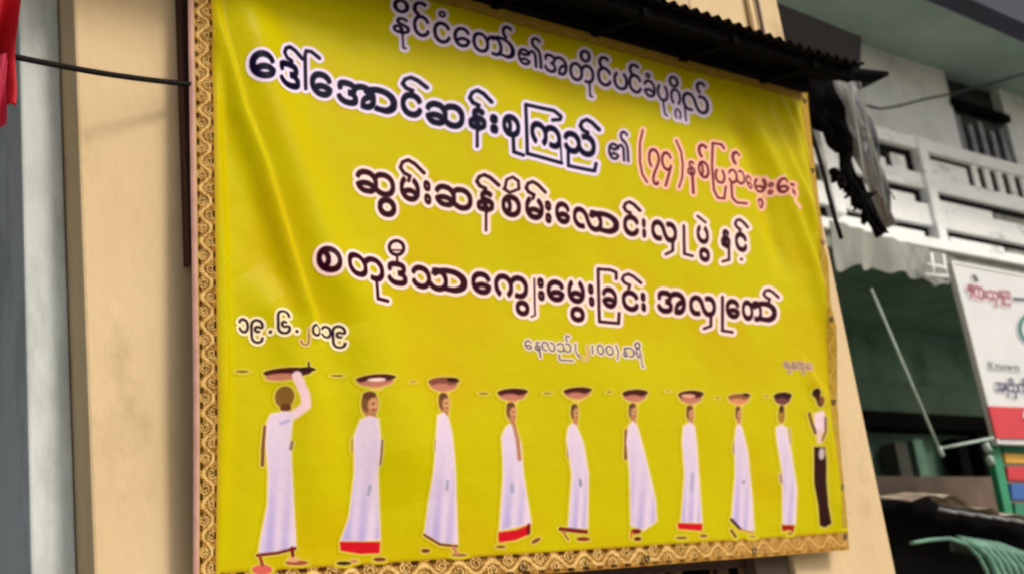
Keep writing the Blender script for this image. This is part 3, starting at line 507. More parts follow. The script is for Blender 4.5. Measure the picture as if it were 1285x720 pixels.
L2r = [('s', [(804, 165), (800.5, 182), (801, 205), (804, 220), (810, 230)], 1.5), G('၇', 813, 827, 233, 235, 46), G('၄', 829, 842, 235, 237, 44),
 ('s', [(846, 178), (852, 192), (854, 208), (853, 225), (849, 237)], 1.5), G('န', 860, 870, 222, 223, 19, -40), ('s', [(866, 222), (867, 244)], 2.0),
 G('စ', 874, 888, 224, 227, 22), G('်', 874, 886, 199, 201, 18), ('s', [(906, 188), (903, 183), (892, 181), (891, 210), (893, 240), (898, 250), (906, 251), (908, 236)], 1.7),
 G('ပ', 895, 908, 231, 233, 18), G('သ', 912, 933, 231, 234, 18), ('s', [(915, 232), (916, 250), (922, 256), (934, 257)], 1.7), G('်', 916, 929, 208, 210, 18),
 G('ေ', 935, 945, 237, 239, 18), G('မ', 948, 960, 240, 243, 17), G('ွ', 952, 959, 261, 262, 13), G('း', 962, 966, 245, 246, 14),
 G('ေ', 969, 980, 245, 247, 18), G('န', 984, 993, 250, 251, 18, -40), ('s', [(989, 249), (991, 258)], 1.8), ('s', [(994.5, 262), (995, 262.6)], 1.8)]
text_print('lettering_line', L2r, .65, (92, 4, 36), 3.6, (246, 180, 160), label='crimson Burmese lettering with numerals in brackets outlined in pink')
# line 3
W3 = 2.5
L3 = [G('ဆ', 444, 494, 242, 250, 28), G('ွ', 472, 495, 272, 274, 22), G('မ', 501, 526, 251, 255, 28), asat(500, 202, 531, 228, 2.7), G('း', 532, 540, 255, 257, 27),
 G('ဆ', 546, 592, 257, 266, 26), G('န', 598, 618, 265, 268, 25, -40), ('s', [(608.5, 267), (609, 290)], 2.0), asat(596, 221, 623, 243, 2.6),
 G('စ', 628, 650, 271, 275, 25), ('s', [(630, 240), (632, 228), (639, 225), (646, 230), (647, 240), (636, 244), (629, 239)], 2.2), G('မ', 656, 678, 275, 279, 25), asat(655, 231, 680, 252, 2.6), G('း', 681, 688, 280, 282, 25),
 G('ေ', 694, 713, 280, 283, 25), G('လ', 718, 756, 284, 292, 24), G('ာ', 740, 777, 288, 295, 24), G('င', 783, 801, 294, 297, 24), asat(782, 254, 802, 272, 2.4), G('း', 806, 809.5, 297, 298, 21),
 G('လ', 817, 847, 300, 306, 23), ('s', [(842, 303), (842, 316), (834, 320)], 2.2), ('s', [(855, 285), (856, 320), (866, 323)], 2.1), G('ပ', 872, 886, 305, 308, 20), G('ွ', 875, 887, 328, 330, 15), ('s', [(872, 273), (882, 281)], 2.0),
 G('န', 902, 913, 311, 313, 21, -40), ('s', [(911, 310), (911, 328), (903, 330)], 2.1), G('င', 920, 934, 315, 318, 22), asat(919, 277, 935, 293, 2.2), ('s', [(926.5, 327), (927, 327.5)], 2.2)]
text_print('lettering_line', L3, 1.0, (42, 0, 18), 4.2, (250, 212, 206), label='maroon third line of Burmese lettering', pen=1.2)
# line 4
L4 = [G('စ', 389, 416, 345, 350, 29), G('တ', 425, 477, 351, 358, 29), ('s', [(465, 356), (466, 379), (480, 381)], 2.7), G('ဒ', 482, 508, 358, 361, 28), ring(494.5, 313, 9.5, 9, 2.6), ('s', [(487, 316), (501, 316)], 1.4), ('s', [(495, 322), (495, 332)], 2.0),
 G('သ', 515, 561, 361, 367, 27), G('ာ', 541, 586, 363, 369, 27), G('ေ', 592, 616, 367, 370, 26), G('က', 621, 662, 370, 375, 26), G('ွ', 647, 663, 395, 396, 17), ('s', [(669.5, 350), (670, 396), (665, 398)], 1.5), G('း', 675, 682, 376, 377, 26),
 G('ေ', 686, 707, 377, 379, 25), G('မ', 712, 733, 379, 381, 26), G('ွ', 715, 732, 403, 404, 17), G('း', 738.5, 744.5, 383, 384, 25),
 ('s', [(773, 350), (773, 342), (766, 339), (750, 338), (750.5, 404), (775, 406), (776, 393)], 2.4), G('ခ', 756, 774, 385, 387, 24), G('င', 781, 801, 388, 391, 24), asat(780, 344, 804, 362, 2.3), G('း', 805, 810, 389, 390, 21),
 G('အ', 825, 859, 391, 395, 26), G('လ', 864, 895, 395, 398, 23), ('s', [(889, 397), (889, 410), (881, 413)], 2.2), ('s', [(902.6, 374), (903, 416), (915, 418)], 2.2), G('ေ', 908, 924, 399, 401, 22),
 G('တ', 928, 952, 402, 404, 23), G('ာ', 941, 971, 403, 405, 23), asat(954, 365, 973, 380, 2.2)]
text_print('lettering_line', L4, 1.0, (42, 0, 20), 4.2, (250, 210, 206), label='maroon fourth line of Burmese lettering', pen=1.2)
# date, hour and place
LD = [G('၁', 296, 308, 419, 421, 18), G('၉', 311, 326, 432, 434, 29), ('s', [(333, 419.5), (333.3, 420)], 2.2), G('၆', 341, 357, 422, 424, 29), ('s', [(364, 420), (364.4, 420.5)], 2.2),
 G('၀', 383, 396, 425, 426, 14), G('၁', 398, 411, 426, 428, 15), G('၉', 412, 428, 439, 441, 28)]
text_print('lettering_line', LD, .8, (30, 6, 34), 3.4, (244, 226, 190), label='small dark Burmese date numerals')
text_print('lettering_mark', [G('၂', 369, 381, 437, 438, 21)], .3, (110, 50, 24), 2.4, (232, 190, 150), alpha=.85)
LN = [G('ေ', 656, 665, 439, 440, 12), G('န', 668, 676, 441, 442, 12, -40), ('s', [(674, 441), (675, 449)], 1.2), G('လ', 677, 694, 441, 443, 12), G('သ', 696, 714, 443, 444, 12), ('s', [(698, 446), (699, 453), (715, 454)], 1.0), G('်', 707, 713, 430, 431, 9),
 ('s', [(719, 432), (718.5, 441), (722, 449)], .9), ('s', [(740, 435), (740, 445)], 1.0), G('၀', 746, 755, 446, 447, 13), G('၀', 757, 767, 447, 448, 13), ('s', [(770, 434), (773, 443), (771, 452)], .9),
 G('န', 779, 785, 449, 450, 13, -40), G('ာ', 782, 794, 449, 450, 13), G('ရ', 796, 805, 461, 462, 24), ring(798, 434, 3, 3.5, 1.2)]
text_print('lettering_line', LN, .25, (38, 22, 56), 2.6, (224, 204, 190), label='tiny dark Burmese line giving the hour')
text_print('lettering_mark', [G('၂', 725, 735, 453, 454, 19)], .1, (170, 110, 60), 2.2, (226, 190, 160), alpha=.7)
LR = [G('ရ', 980, 988, 468, 469, 13), G('န', 988, 995, 464, 465, 9, -40), G('က', 996, 1004, 464, 465, 9), ('s', [(1002, 465), (1003, 470)], .8), G('န', 1006, 1011, 465, 466, 9, -40), G('း', 1013, 1015, 465, 466, 8)]
text_print('lettering_mark', LR, .5, (118, 84, 116), 1.8, (196, 160, 140), alpha=.8, label='tiny lavender lettering in the lower right corner')

# ---- the printed figures
def blob(X, Y, kind, data, r=0):
    if kind == 'p': return sdf_poly(X, Y, [np.array(data, float)])-r
    if kind == 'e':
        cx, cy, rx, ry = data[:4]; a = data[4] if len(data) > 4 else 0; c, s = math.cos(a), math.sin(a)
        u = (X-cx)*c+(Y-cy)*s; v = -(X-cx)*s+(Y-cy)*c; q = np.hypot(u/rx, v/ry)+1e-6; return (q-1)*q/(np.hypot(u/rx**2, v/ry**2)+1e-6)
    d = np.full(X.shape, 99.0)
    for k in range(len(data)-1): d = np.minimum(d, sd_seg(X, Y, data[k], data[k+1]))
    return d-r
LAV, LAV2, BRN, DBR, TAN, REDC, MAR, SKN = (216, 196, 210), (172, 158, 202), (168, 116, 78), (66, 22, 20), (178, 112, 92), (190, 16, 32), (112, 22, 22), (206, 150, 112)
def figure(zx, zy, zs, layers, label):
    conv = lambda p: (zx+p[0]/zs, zy+p[1]/zs)
    L = []
    for kind, data, col, *ex in layers:
        r = ex[0]/zs if ex else 0
        if kind == 'e': d = (*conv(data), data[2]/zs, data[3]/zs)+tuple(data[4:])
        else: d = [conv(p) for p in data]
        L.append((kind, d, col, r, kind == 'p' and col == LAV))
    xs = []; ys = []
    for kind, d, *_ in L:
        if kind == 'e': xs += [d[0]-d[2], d[0]+d[2]]; ys += [d[1]-d[3], d[1]+d[3]]
        else: xs += [p[0] for p in d]; ys += [p[1] for p in d]
    def fn(X, Y):
        c = np.zeros(X.shape+(4,)); glow = np.full(X.shape, 99.0)
        robe = [l for l in L if l[4]]
        c[..., :3] = lin((226, 200, 120))
        for kind, d, col, r, isr in L:
            s = blob(X, Y, kind, d, r); glow = np.minimum(glow, s); a = np.clip(.5-s/2.4, 0, 1)[..., None]
            cc = np.broadcast_to(lin(col), X.shape+(3,)).copy()
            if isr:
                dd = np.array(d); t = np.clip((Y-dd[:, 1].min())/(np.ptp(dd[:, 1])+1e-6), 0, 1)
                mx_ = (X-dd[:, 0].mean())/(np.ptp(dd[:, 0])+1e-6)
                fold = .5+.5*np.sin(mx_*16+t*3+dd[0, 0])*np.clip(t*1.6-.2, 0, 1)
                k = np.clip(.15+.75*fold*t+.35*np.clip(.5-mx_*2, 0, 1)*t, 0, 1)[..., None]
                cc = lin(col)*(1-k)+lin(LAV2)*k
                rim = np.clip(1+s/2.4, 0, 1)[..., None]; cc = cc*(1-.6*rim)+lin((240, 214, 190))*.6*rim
            else:
                n = .5+.5*np.sin(X*1.9+Y*.8)*np.sin(Y*1.4-X*.5); cc = cc*(.75+.5*n[..., None])
            c[..., :3] = c[..., :3]*(1-a)+cc*a; c[..., 3] = np.maximum(c[..., 3], a[..., 0])
        halo = np.clip((3.2-glow)/3.4, 0, 1)*.16; out = c[..., 3] < halo; m = halo*(1-c[..., 3])
        c[..., 3] = np.clip(c[..., 3]+m, 0, 1); return c
    o = print_mesh('printed_figure', min(xs)-6, min(ys)-6, max(xs)+6, max(ys)+6, .9, fn); o['label'] = label; return o
def tray(x, y, rx, ry, top=DBR, under=TAN):
    y += 3; ry *= 1.25
    return [('e', (x+2, y+ry*1.45, rx*.34, ry*.55), (210, 168, 84)), ('e', (x, y+ry*.3, rx*.92, ry*1.1), under), ('e', (x+rx*.04, y-ry*.25, rx*1.04, ry*.78, -.05), top), ('e', (x-rx*.1, y+ry*.45, rx*.5, ry*.35), tuple(int(v*.98) for v in under))]
def dash(x, y, rx, ry): return [('e', (x, y, rx*.95, ry*.8), (92, 64, 14))]
zA, zB, zC = (240, 440, 2.573), (480, 440, 2.571), (740, 440, 2.571)
def head(x, y, rx, ry, hair=(112, 74, 40)): return [('s', [(x+rx*.1, y), (x+rx*.2, y+ry*1.25)], (170, 112, 74), rx*.55), ('e', (x, y, rx, ry), BRN), ('e', (x-rx*.4, y-ry*.2, rx*.62, ry*.75), hair), ('e', (x-rx*.1, y-ry*.7, rx*.8, ry*.32), (92, 56, 34)), ('e', (x+rx*.32, y+ry*.05, rx*.55, ry*.55), (196, 142, 96)), ('e', (x+rx*.35, y-ry*.05, rx*.22, ry*.07), (80, 46, 34)), ('e', (x+rx*.4, y+ry*.42, rx*.3, ry*.08), (140, 60, 54))]
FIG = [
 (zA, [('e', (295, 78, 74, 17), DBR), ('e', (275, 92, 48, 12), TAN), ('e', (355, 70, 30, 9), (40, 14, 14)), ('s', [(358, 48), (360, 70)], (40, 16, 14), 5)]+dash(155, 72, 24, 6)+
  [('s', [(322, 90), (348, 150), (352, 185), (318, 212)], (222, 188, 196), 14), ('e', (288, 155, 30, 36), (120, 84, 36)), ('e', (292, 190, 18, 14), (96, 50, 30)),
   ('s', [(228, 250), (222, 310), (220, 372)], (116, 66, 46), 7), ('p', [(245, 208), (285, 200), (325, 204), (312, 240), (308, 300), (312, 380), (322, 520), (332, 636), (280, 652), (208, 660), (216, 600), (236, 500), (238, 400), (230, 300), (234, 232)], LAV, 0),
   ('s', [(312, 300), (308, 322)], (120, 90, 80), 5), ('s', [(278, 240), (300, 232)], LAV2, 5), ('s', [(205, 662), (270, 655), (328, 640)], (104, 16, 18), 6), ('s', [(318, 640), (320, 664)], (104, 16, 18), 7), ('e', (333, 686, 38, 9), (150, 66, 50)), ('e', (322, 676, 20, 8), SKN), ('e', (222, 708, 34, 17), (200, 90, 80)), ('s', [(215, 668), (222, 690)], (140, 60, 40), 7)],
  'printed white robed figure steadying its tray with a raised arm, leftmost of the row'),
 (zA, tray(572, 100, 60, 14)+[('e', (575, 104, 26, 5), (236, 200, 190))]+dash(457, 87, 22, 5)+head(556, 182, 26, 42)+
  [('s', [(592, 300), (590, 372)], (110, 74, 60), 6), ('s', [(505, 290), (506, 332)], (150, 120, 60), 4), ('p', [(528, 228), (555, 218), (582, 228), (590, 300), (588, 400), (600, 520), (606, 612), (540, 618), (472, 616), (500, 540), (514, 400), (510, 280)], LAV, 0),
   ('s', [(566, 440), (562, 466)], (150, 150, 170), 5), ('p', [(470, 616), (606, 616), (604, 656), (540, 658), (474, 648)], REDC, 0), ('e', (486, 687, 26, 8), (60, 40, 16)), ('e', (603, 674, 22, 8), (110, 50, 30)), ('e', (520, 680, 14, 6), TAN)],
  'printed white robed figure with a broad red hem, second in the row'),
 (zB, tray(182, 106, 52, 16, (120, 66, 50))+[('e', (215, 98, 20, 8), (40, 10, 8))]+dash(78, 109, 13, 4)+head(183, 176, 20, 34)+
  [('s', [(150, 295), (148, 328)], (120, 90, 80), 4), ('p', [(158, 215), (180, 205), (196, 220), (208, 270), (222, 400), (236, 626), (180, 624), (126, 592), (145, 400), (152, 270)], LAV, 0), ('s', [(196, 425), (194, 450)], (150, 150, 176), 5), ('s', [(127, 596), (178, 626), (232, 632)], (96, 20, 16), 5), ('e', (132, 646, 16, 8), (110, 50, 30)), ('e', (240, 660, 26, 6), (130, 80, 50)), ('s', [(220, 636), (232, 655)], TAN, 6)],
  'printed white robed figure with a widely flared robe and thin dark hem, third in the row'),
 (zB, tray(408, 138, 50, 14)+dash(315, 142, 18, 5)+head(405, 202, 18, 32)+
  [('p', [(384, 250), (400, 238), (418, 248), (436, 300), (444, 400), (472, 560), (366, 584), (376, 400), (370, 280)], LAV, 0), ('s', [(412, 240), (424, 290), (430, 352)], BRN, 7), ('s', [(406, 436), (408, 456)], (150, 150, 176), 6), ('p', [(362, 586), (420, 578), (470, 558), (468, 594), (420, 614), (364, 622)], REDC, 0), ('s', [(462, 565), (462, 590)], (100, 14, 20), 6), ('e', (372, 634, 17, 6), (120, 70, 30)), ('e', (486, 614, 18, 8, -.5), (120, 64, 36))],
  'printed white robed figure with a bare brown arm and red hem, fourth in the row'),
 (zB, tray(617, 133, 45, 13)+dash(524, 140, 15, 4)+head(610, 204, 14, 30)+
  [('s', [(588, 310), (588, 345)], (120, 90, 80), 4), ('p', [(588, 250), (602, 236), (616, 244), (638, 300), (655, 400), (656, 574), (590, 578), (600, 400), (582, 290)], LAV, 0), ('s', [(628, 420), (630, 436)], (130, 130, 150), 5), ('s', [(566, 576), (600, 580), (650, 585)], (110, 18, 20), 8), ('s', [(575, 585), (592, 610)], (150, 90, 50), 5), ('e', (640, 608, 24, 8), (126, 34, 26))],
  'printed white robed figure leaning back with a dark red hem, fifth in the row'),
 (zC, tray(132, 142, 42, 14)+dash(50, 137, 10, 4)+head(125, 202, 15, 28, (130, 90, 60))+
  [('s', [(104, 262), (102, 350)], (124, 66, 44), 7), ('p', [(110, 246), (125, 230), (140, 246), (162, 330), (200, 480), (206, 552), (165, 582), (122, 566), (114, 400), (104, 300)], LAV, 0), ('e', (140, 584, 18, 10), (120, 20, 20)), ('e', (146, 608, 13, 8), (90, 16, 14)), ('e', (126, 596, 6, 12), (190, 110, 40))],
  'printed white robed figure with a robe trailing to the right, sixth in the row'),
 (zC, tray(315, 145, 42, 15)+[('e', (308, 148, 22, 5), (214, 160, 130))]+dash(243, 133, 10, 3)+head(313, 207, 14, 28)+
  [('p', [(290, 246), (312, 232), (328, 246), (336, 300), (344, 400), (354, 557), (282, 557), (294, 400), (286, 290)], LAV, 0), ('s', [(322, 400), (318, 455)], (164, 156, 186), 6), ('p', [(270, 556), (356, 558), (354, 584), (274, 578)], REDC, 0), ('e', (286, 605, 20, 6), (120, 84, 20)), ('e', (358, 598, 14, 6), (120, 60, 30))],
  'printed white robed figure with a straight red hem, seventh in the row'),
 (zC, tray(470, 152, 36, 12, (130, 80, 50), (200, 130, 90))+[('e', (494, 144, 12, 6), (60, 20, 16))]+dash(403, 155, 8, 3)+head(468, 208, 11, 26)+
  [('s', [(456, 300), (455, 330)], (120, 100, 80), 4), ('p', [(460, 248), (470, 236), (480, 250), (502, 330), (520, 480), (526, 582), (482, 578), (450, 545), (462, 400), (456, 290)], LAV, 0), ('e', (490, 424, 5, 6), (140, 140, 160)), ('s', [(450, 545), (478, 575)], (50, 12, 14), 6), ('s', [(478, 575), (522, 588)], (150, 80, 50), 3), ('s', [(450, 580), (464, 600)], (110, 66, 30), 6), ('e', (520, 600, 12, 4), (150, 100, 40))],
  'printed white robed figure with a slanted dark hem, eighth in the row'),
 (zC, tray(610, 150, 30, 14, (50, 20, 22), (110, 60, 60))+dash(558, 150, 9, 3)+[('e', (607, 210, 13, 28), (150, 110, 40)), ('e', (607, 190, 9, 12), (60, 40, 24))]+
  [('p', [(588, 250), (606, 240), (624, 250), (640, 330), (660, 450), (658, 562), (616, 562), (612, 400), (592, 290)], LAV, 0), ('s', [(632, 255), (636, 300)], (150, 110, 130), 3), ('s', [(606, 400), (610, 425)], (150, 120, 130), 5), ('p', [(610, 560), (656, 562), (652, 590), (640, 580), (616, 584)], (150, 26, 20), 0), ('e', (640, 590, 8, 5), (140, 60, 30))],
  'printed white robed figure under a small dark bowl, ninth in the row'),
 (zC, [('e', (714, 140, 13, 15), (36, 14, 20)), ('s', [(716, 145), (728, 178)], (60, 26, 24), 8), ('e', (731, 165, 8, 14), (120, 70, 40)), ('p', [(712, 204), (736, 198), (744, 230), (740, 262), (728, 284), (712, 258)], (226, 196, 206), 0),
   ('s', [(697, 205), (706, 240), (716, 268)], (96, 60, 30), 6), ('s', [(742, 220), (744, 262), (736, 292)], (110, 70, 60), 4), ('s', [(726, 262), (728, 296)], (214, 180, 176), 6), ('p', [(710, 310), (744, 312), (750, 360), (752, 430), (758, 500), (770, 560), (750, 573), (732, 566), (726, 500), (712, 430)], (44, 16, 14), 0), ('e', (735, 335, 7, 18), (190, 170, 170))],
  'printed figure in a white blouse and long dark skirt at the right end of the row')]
for z, lay, lb in FIG: figure(*z, lay, lb)
# ------------------------------------------------------------------ corrugated eave over the banner
er0, ef0 = at(800, 52, .08), at(900, 24, -.42)
eave = thing('corrugated_eave', (XL, .08, er0.z), 'black corrugated roof edge jutting out right above the yellow banner', 'roof')
ZR, ZF = er0.z, ef0.z; EX1 = at(1062, 88, -.3).x
def eavef(u, v):
    Xp = -3+u*(EX1+3); Y = .075-v*.495
    return (Xp, Y, ZR+(ZF-ZR)*v+.016*math.sin(Xp*2*math.pi/.076)+.01*math.sin(Xp*3.1))
eb = MB(); nU = int((EX1+3)/.0095); eb.grid(eavef, nU, 4)
n_ = len(eb.v); eb.add([(p[0], p[1], p[2]+.004) for p in eb.v[:n_]], [f[::-1] for f in eb.f[:]])
eb.build('roof_sheet', MT['black'], eave, False)
for yy, zz in ((-.05, .035), (-.33, .035)):
    v_ = (.075-yy)/.495; z = ZR+(ZF-ZR)*v_-.022
    MB().box(-3, EX1-.02, yy-.025, yy+.025, z-.06, z).build('purlin', MT['soot'], eave, bevel=.004)
z = ZR-.045
MB().box(-3, EX1+.05, -.004, .072, z-.07, z+.02).build('wall_plate', MT['soot'], eave, bevel=.004)
xx = 0.6; 
while xx < EX1:
    MB().hexa([(xx,.07,ZR-.1),(xx+.04,.07,ZR-.1),(xx+.04,-.38,ZF-.075),(xx,-.38,ZF-.075)], [(xx,.07,ZR-.03),(xx+.04,.07,ZR-.03),(xx+.04,-.38,ZF-.03),(xx,-.38,ZF-.03)]).build('rafter', MT['soot'], eave)
    xx += .62
a, b = at(1025, 86, .3), at(1116, 93, .3)
bt = MB().hexa([(a.x,.3,a.z-.02),(b.x,.3,b.z-.01),(b.x,.42,b.z-.01),(a.x,.42,a.z-.02)], [(a.x,.3,a.z+.03),(b.x,.3,b.z+.02),(b.x,.42,b.z+.02),(a.x,.42,a.z+.03)]).build('board_end', MT['soot'], None, bevel=.005)
tag(bt, 'dark wooden board end sticking out past the eave beside the pale drape', 'board')

# ------------------------------------------------------------------ drape and cable tangle beside the pier
def quadline(left, right, Y):
    def f(u, v):
        def ip(P):
            t = v*(len(P)-1); i = min(int(t), len(P)-2); t -= i; return P[i][0]*(1-t)+P[i+1][0]*t, P[i][1]*(1-t)+P[i+1][1]*t
        l, r = ip(left), ip(right); p = at(l[0]*(1-u)+r[0]*u, l[1]*(1-u)+r[1]*u, Y)
        return p+Vector((0, .05*math.sin(u*9+v*5)+.02*math.sin(u*21-v*8), 0))
    return f
dr = MB().grid(quadline([(1040, 92), (1054, 132), (1069, 170), (1086, 212), (1101, 250), (1113, 285)], [(1074, 92), (1081, 130), (1089, 165), (1099, 205), (1110, 245), (1118, 285)], .9), 14, 36, .01).build('hanging_drape', MT['drape'], None, True)
tag(dr, 'narrow grey white plastic drape hanging beside the right edge of the banner', 'drape')
rg = MB().grid(quadline([(1008, 95), (1010, 125), (1016, 152), (1032, 168), (1052, 186)], [(1050, 92), (1046, 122), (1052, 148), (1062, 172), (1068, 192)], .62), 12, 18, .012).build('black_rag', MT['soot'], None, True)
tag(rg, 'black ragged cloth hanging under the eave end between banner and pale drape', 'cloth')
tangle = thing('cable_tangle', tuple(at(1070, 200, .7)), 'thick tangle of black cables drooping across the pale balcony right of the banner', 'cables')
path = [(1040, 120), (1052, 150), (1064, 175), (1062, 200), (1064, 225), (1082, 245), (1094, 268), (1108, 292)]
for k in range(16):
    pts = []; o1, o2, o3 = random.uniform(-9, 9), random.uniform(-8, 8), random.random()*6; dY = random.uniform(-.05, .1)
    n = 28
    for i in range(n+1):
        t = i/n*(len(path)-1); j = min(int(t), len(path)-2); t2 = t-j
        x = path[j][0]*(1-t2)+path[j+1][0]*t2+o1*math.sin(i*.35+o3)*.8+o2*.4; y = path[j][1]*(1-t2)+path[j+1][1]*t2+o2*math.cos(i*.5+o3)
        pts.append(at(x, y, .72+dY))
    MB().tube(pts, random.uniform(.007, .02), 6).build('cable', MT['soot'], tangle, True)
for k in range(18):
    x, y = random.choice([(1045, 215), (1058, 222), (1078, 250), (1090, 255), (1062, 225), (1070, 232), (1096, 268), (1074, 240), (1084, 248)])
    pts = [at(x+random.uniform(-4, 4)+i*random.uniform(-4, 3.5), y+i*random.uniform(-2, 4.5), .70) for i in range(5)]
    MB().tube(pts, [.018, .028, .032, .024, .008], 5).build('loose_end', MT['soot'], tangle, True)
for k in range(5):
    o1, o2 = random.uniform(-8, 10), random.random()*6
    pp_ = [at(1050+k*5+t*56+7*math.sin(t*4+o2), 100+t*(185-k*8)+3*math.cos(t*7+o2), .82) for t in [i/14 for i in range(15)]]
    MB().tube(pp_, .006, 5).build('pale_cable', MT['tarp'], tangle, True)
pl = [(1012, 150), (1022, 178), (1032, 212), (1040, 245), (1048, 275), (1056, 300)]
tag(MB().tube([at(x, y, .3) for x, y in pl], .014).build('drooping_cable', MT['cable'], None, True), 'single black cable running down along the edge of the cream pier', 'cable')

# ------------------------------------------------------------------ building behind
YB = 2.2
bb = thing('balcony_building', tuple(Vector((at(1100, 360, YB+1).x, YB, .13))), 'whitewashed building behind with a long slotted concrete balcony', 'building')
xa, xb = at(1020, 200, YB).x-3.5, at(1285, 300, YB).x+14
def zb(px, py, Y=YB): return at(px, py, Y).z
def band(name, px, top, bot, y0, y1, m='white', x0=xa, x1=xb, bev=.01):
    return MB().box(x0, x1, y0, y1, zb(px, bot, y0), zb(px, top, y0), ).build(name, MT[m], bb, bevel=bev)
# balcony rails at px x=1160
band('top_rail', 1160, 174, 188.5, YB-.05, YB+.03)
band('middle_rail', 1160, 218, 236.5, YB-.03, YB+.03)
band('lower_rail', 1160, 255, 281.5, YB-.03, YB+.03)
band('floor_slab', 1160, 296, 309, YB-.08, YB+1.0)
band('slab_base', 1160, 312, 330, YB-.02, YB+1.0, 'tarp')
xP = at(1165, 250, YB).x
MB().box(xP-.07, xP+.07, YB-.07, YB+.13, zb(1165, 312), zb(1165, 181)).build('post', MT['white'], bb, bevel=.012)
for pxx in (1040,): 
    xq = at(pxx, 230, YB).x; MB().box(xq-.07, xq+.07, YB-.07, YB+.13, zb(pxx, 270), zb(pxx, 140)).build('post', MT['white'], bb, bevel=.012)
x = xb-2
for q in range(1, 5):
    MB().box(xP+q*2.4-.07, xP+q*2.4+.07, YB-.07, YB+.13, zb(1165, 312), zb(1165, 181)).build('post', MT['white'], bb, bevel=.012)
# infill blocks and balusters in the upper slot
def slot(px0, px1, top, bot, pxr, m, y0=YB+.02, th=.06, name='infill_block'):
    x0, x1 = at(px0, 230, y0).x, at(px1, 230, y0).x
    return MB().box(x0, x1, y0, y0+th, zb(pxr, bot, y0)-.01, zb(pxr, top, y0)+.01).build(name, MT[m], bb, bevel=.008)
def infill(px0, px1, dark_bottom, rail_top, m='white', y0=YB-.004, name='infill_block'): slot(px0, px1, dark_bottom, rail_top, 1160, m, y0, .03, name)
infill(1172, 1217, 199, 218); infill(1172, 1236, 248, 255); infill(1176, 1240, 292, 296)
infill(1126, 1143, 203, 218); infill(1100, 1118, 211, 218); infill(1108, 1144, 248, 255); infill(1100, 1146, 292, 296)
infill(1085, 1100, 203, 218, 'balw', YB+.01); infill(1040, 1099, 248, 255, 'balw', YB+.01); infill(1040, 1092, 291, 296)
for pxc in np.arange(1224, 1420, 14.5): infill(pxc, pxc+7, 189, 218, name='baluster')
infill(1239, 1500, 249, 255, 'tarp', YB+.012); infill(1243, 1500, 292, 296, 'tarp', YB+.012)
MB().box(xa, xb, YB+.031, YB+.07, zb(1160, 298), zb(1160, 187)).build('slot_shade_panel', MT['recess_shade'], bb)  # added dark sheet, coloured as the balcony's inner shadow
# balcony back wall with window, set behind the painted slot shade
YW = YB+1.0
wx0, wx1 = at(1199, 150, YW).x, at(1268, 170, YW).x
wz0, wz1 = at(1230, 215, YW).z, at(1230, 96, YW).z
zs = zb(1160, 309); zc = at(1160, 60, YW).z
bw = MB(); bw.box(xa, wx0, YW, YW+.2, zs, zc+3); bw.box(wx1, xb, YW, YW+.2, zs, zc+3); bw.box(wx0, wx1, YW, YW+.2, wz1, zc+3); bw.box(wx0, wx1, YW, YW+.2, zs, wz0)
bw.build('back_wall', MT['balw'], bb)
win = MB().box(wx0, wx1, YW+.12, YW+.15, wz0, wz1).build('window', MT['wine'], bb)
tz = at(1235, 142, YW).z
MB().box(wx0-.03, wx1+.03, YW-.04, YW+.05, tz-.04, tz+.05).build('transom', MT['soot'], win)
MB().box(wx0, wx1, YW+.06, YW+.10, wz0, tz-.05).build('shutter', MT['wine'], win)
nb = 5
for i in range(nb):
    xq = wx0+(wx1-wx0)*(i+.25)/nb; MB().box(xq, xq+(wx1-wx0)*.075, YW+.02, YW+.058, wz0, tz-.12-.08*(i % 2)).build('shutter_stile', MT['louvre2'], win, bevel=.004)
MB().box(xa, xb, YB-.02+.2, YW-.01, zb(1160, 309)-.002, zb(1160, 306)).build('balcony_floor', MT['balw'], bb)
# ceiling slab over the balcony
zsf = at(1100, 62, YW).z
MB().box(xa, xb, YB-.35, YW+.2, zsf+.001, zsf+.16).build('ceiling_slab', MT['soffit'], bb)
nv0, nv1 = at(1188, 0, YB-1.25), at(1285, 43, YB-1.25)
na = MB(); na.hexa([(nv0.x-2, YB-1.5, nv0.z+.5), (xb, YB-1.5, nv1.z-.1), (xb, YB-1.22, nv1.z-.1), (nv0.x-2, YB-1.22, nv0.z+.5)], [(nv0.x-2, YB-1.5, nv0.z+1.4), (xb, YB-1.5, nv1.z+1.2), (xb, YB-1.22, nv1.z+1.2), (nv0.x-2, YB-1.22, nv0.z+1.4)])
na.v = na.v[:0]; na.f = []
P0, P1 = at(1150, -17, YB-1.3), at(1300, 49, YB-1.3); dX = (P1.x-P0.x); sl = (P1.z-P0.z)/dX
xe = P0.x+9
na.hexa([(P0.x, YB-1.4, P0.z), (xe, YB-1.4, P0.z+sl*9), (xe, YB-1.2, P0.z+sl*9), (P0.x, YB-1.2, P0.z)], [(P0.x, YB-1.4, P0.z+1.1), (xe, YB-1.4, P0.z+sl*9+1.1), (xe, YB-1.2, P0.z+sl*9+1.1), (P0.x, YB-1.2, P0.z+1.1)])
tag(na.build('navy_awning', MT['navy'], None, bevel=.01), 'dark navy awning edge in the top right corner', 'awning')
# dark beam below the soffit at left (end of a lower roof)
q = [at(*p, 1.2) for p in ((974, 2), (1082, 46), (1080, 92), (1110, 98), (1000, 98), (985, 60))]
tag(MB().slab(q, 1.2, .5).build('dark_roof_end', MT['black'], None, bevel=.01), 'blackened end of a lower roof right of the cream wall top', 'roof')
# thin wire across the balcony wall
wp = [(1088, 133), (1104, 137), (1125, 134), (1160, 125), (1200, 117), (1240, 106), (1290, 92)]
tag(MB().tube([at(x, y, YB+.3) for x, y in wp], .012).build('slack_wire', MT['cable'], None, True), 'thin black wire sagging across the pale balcony wall', 'wire')
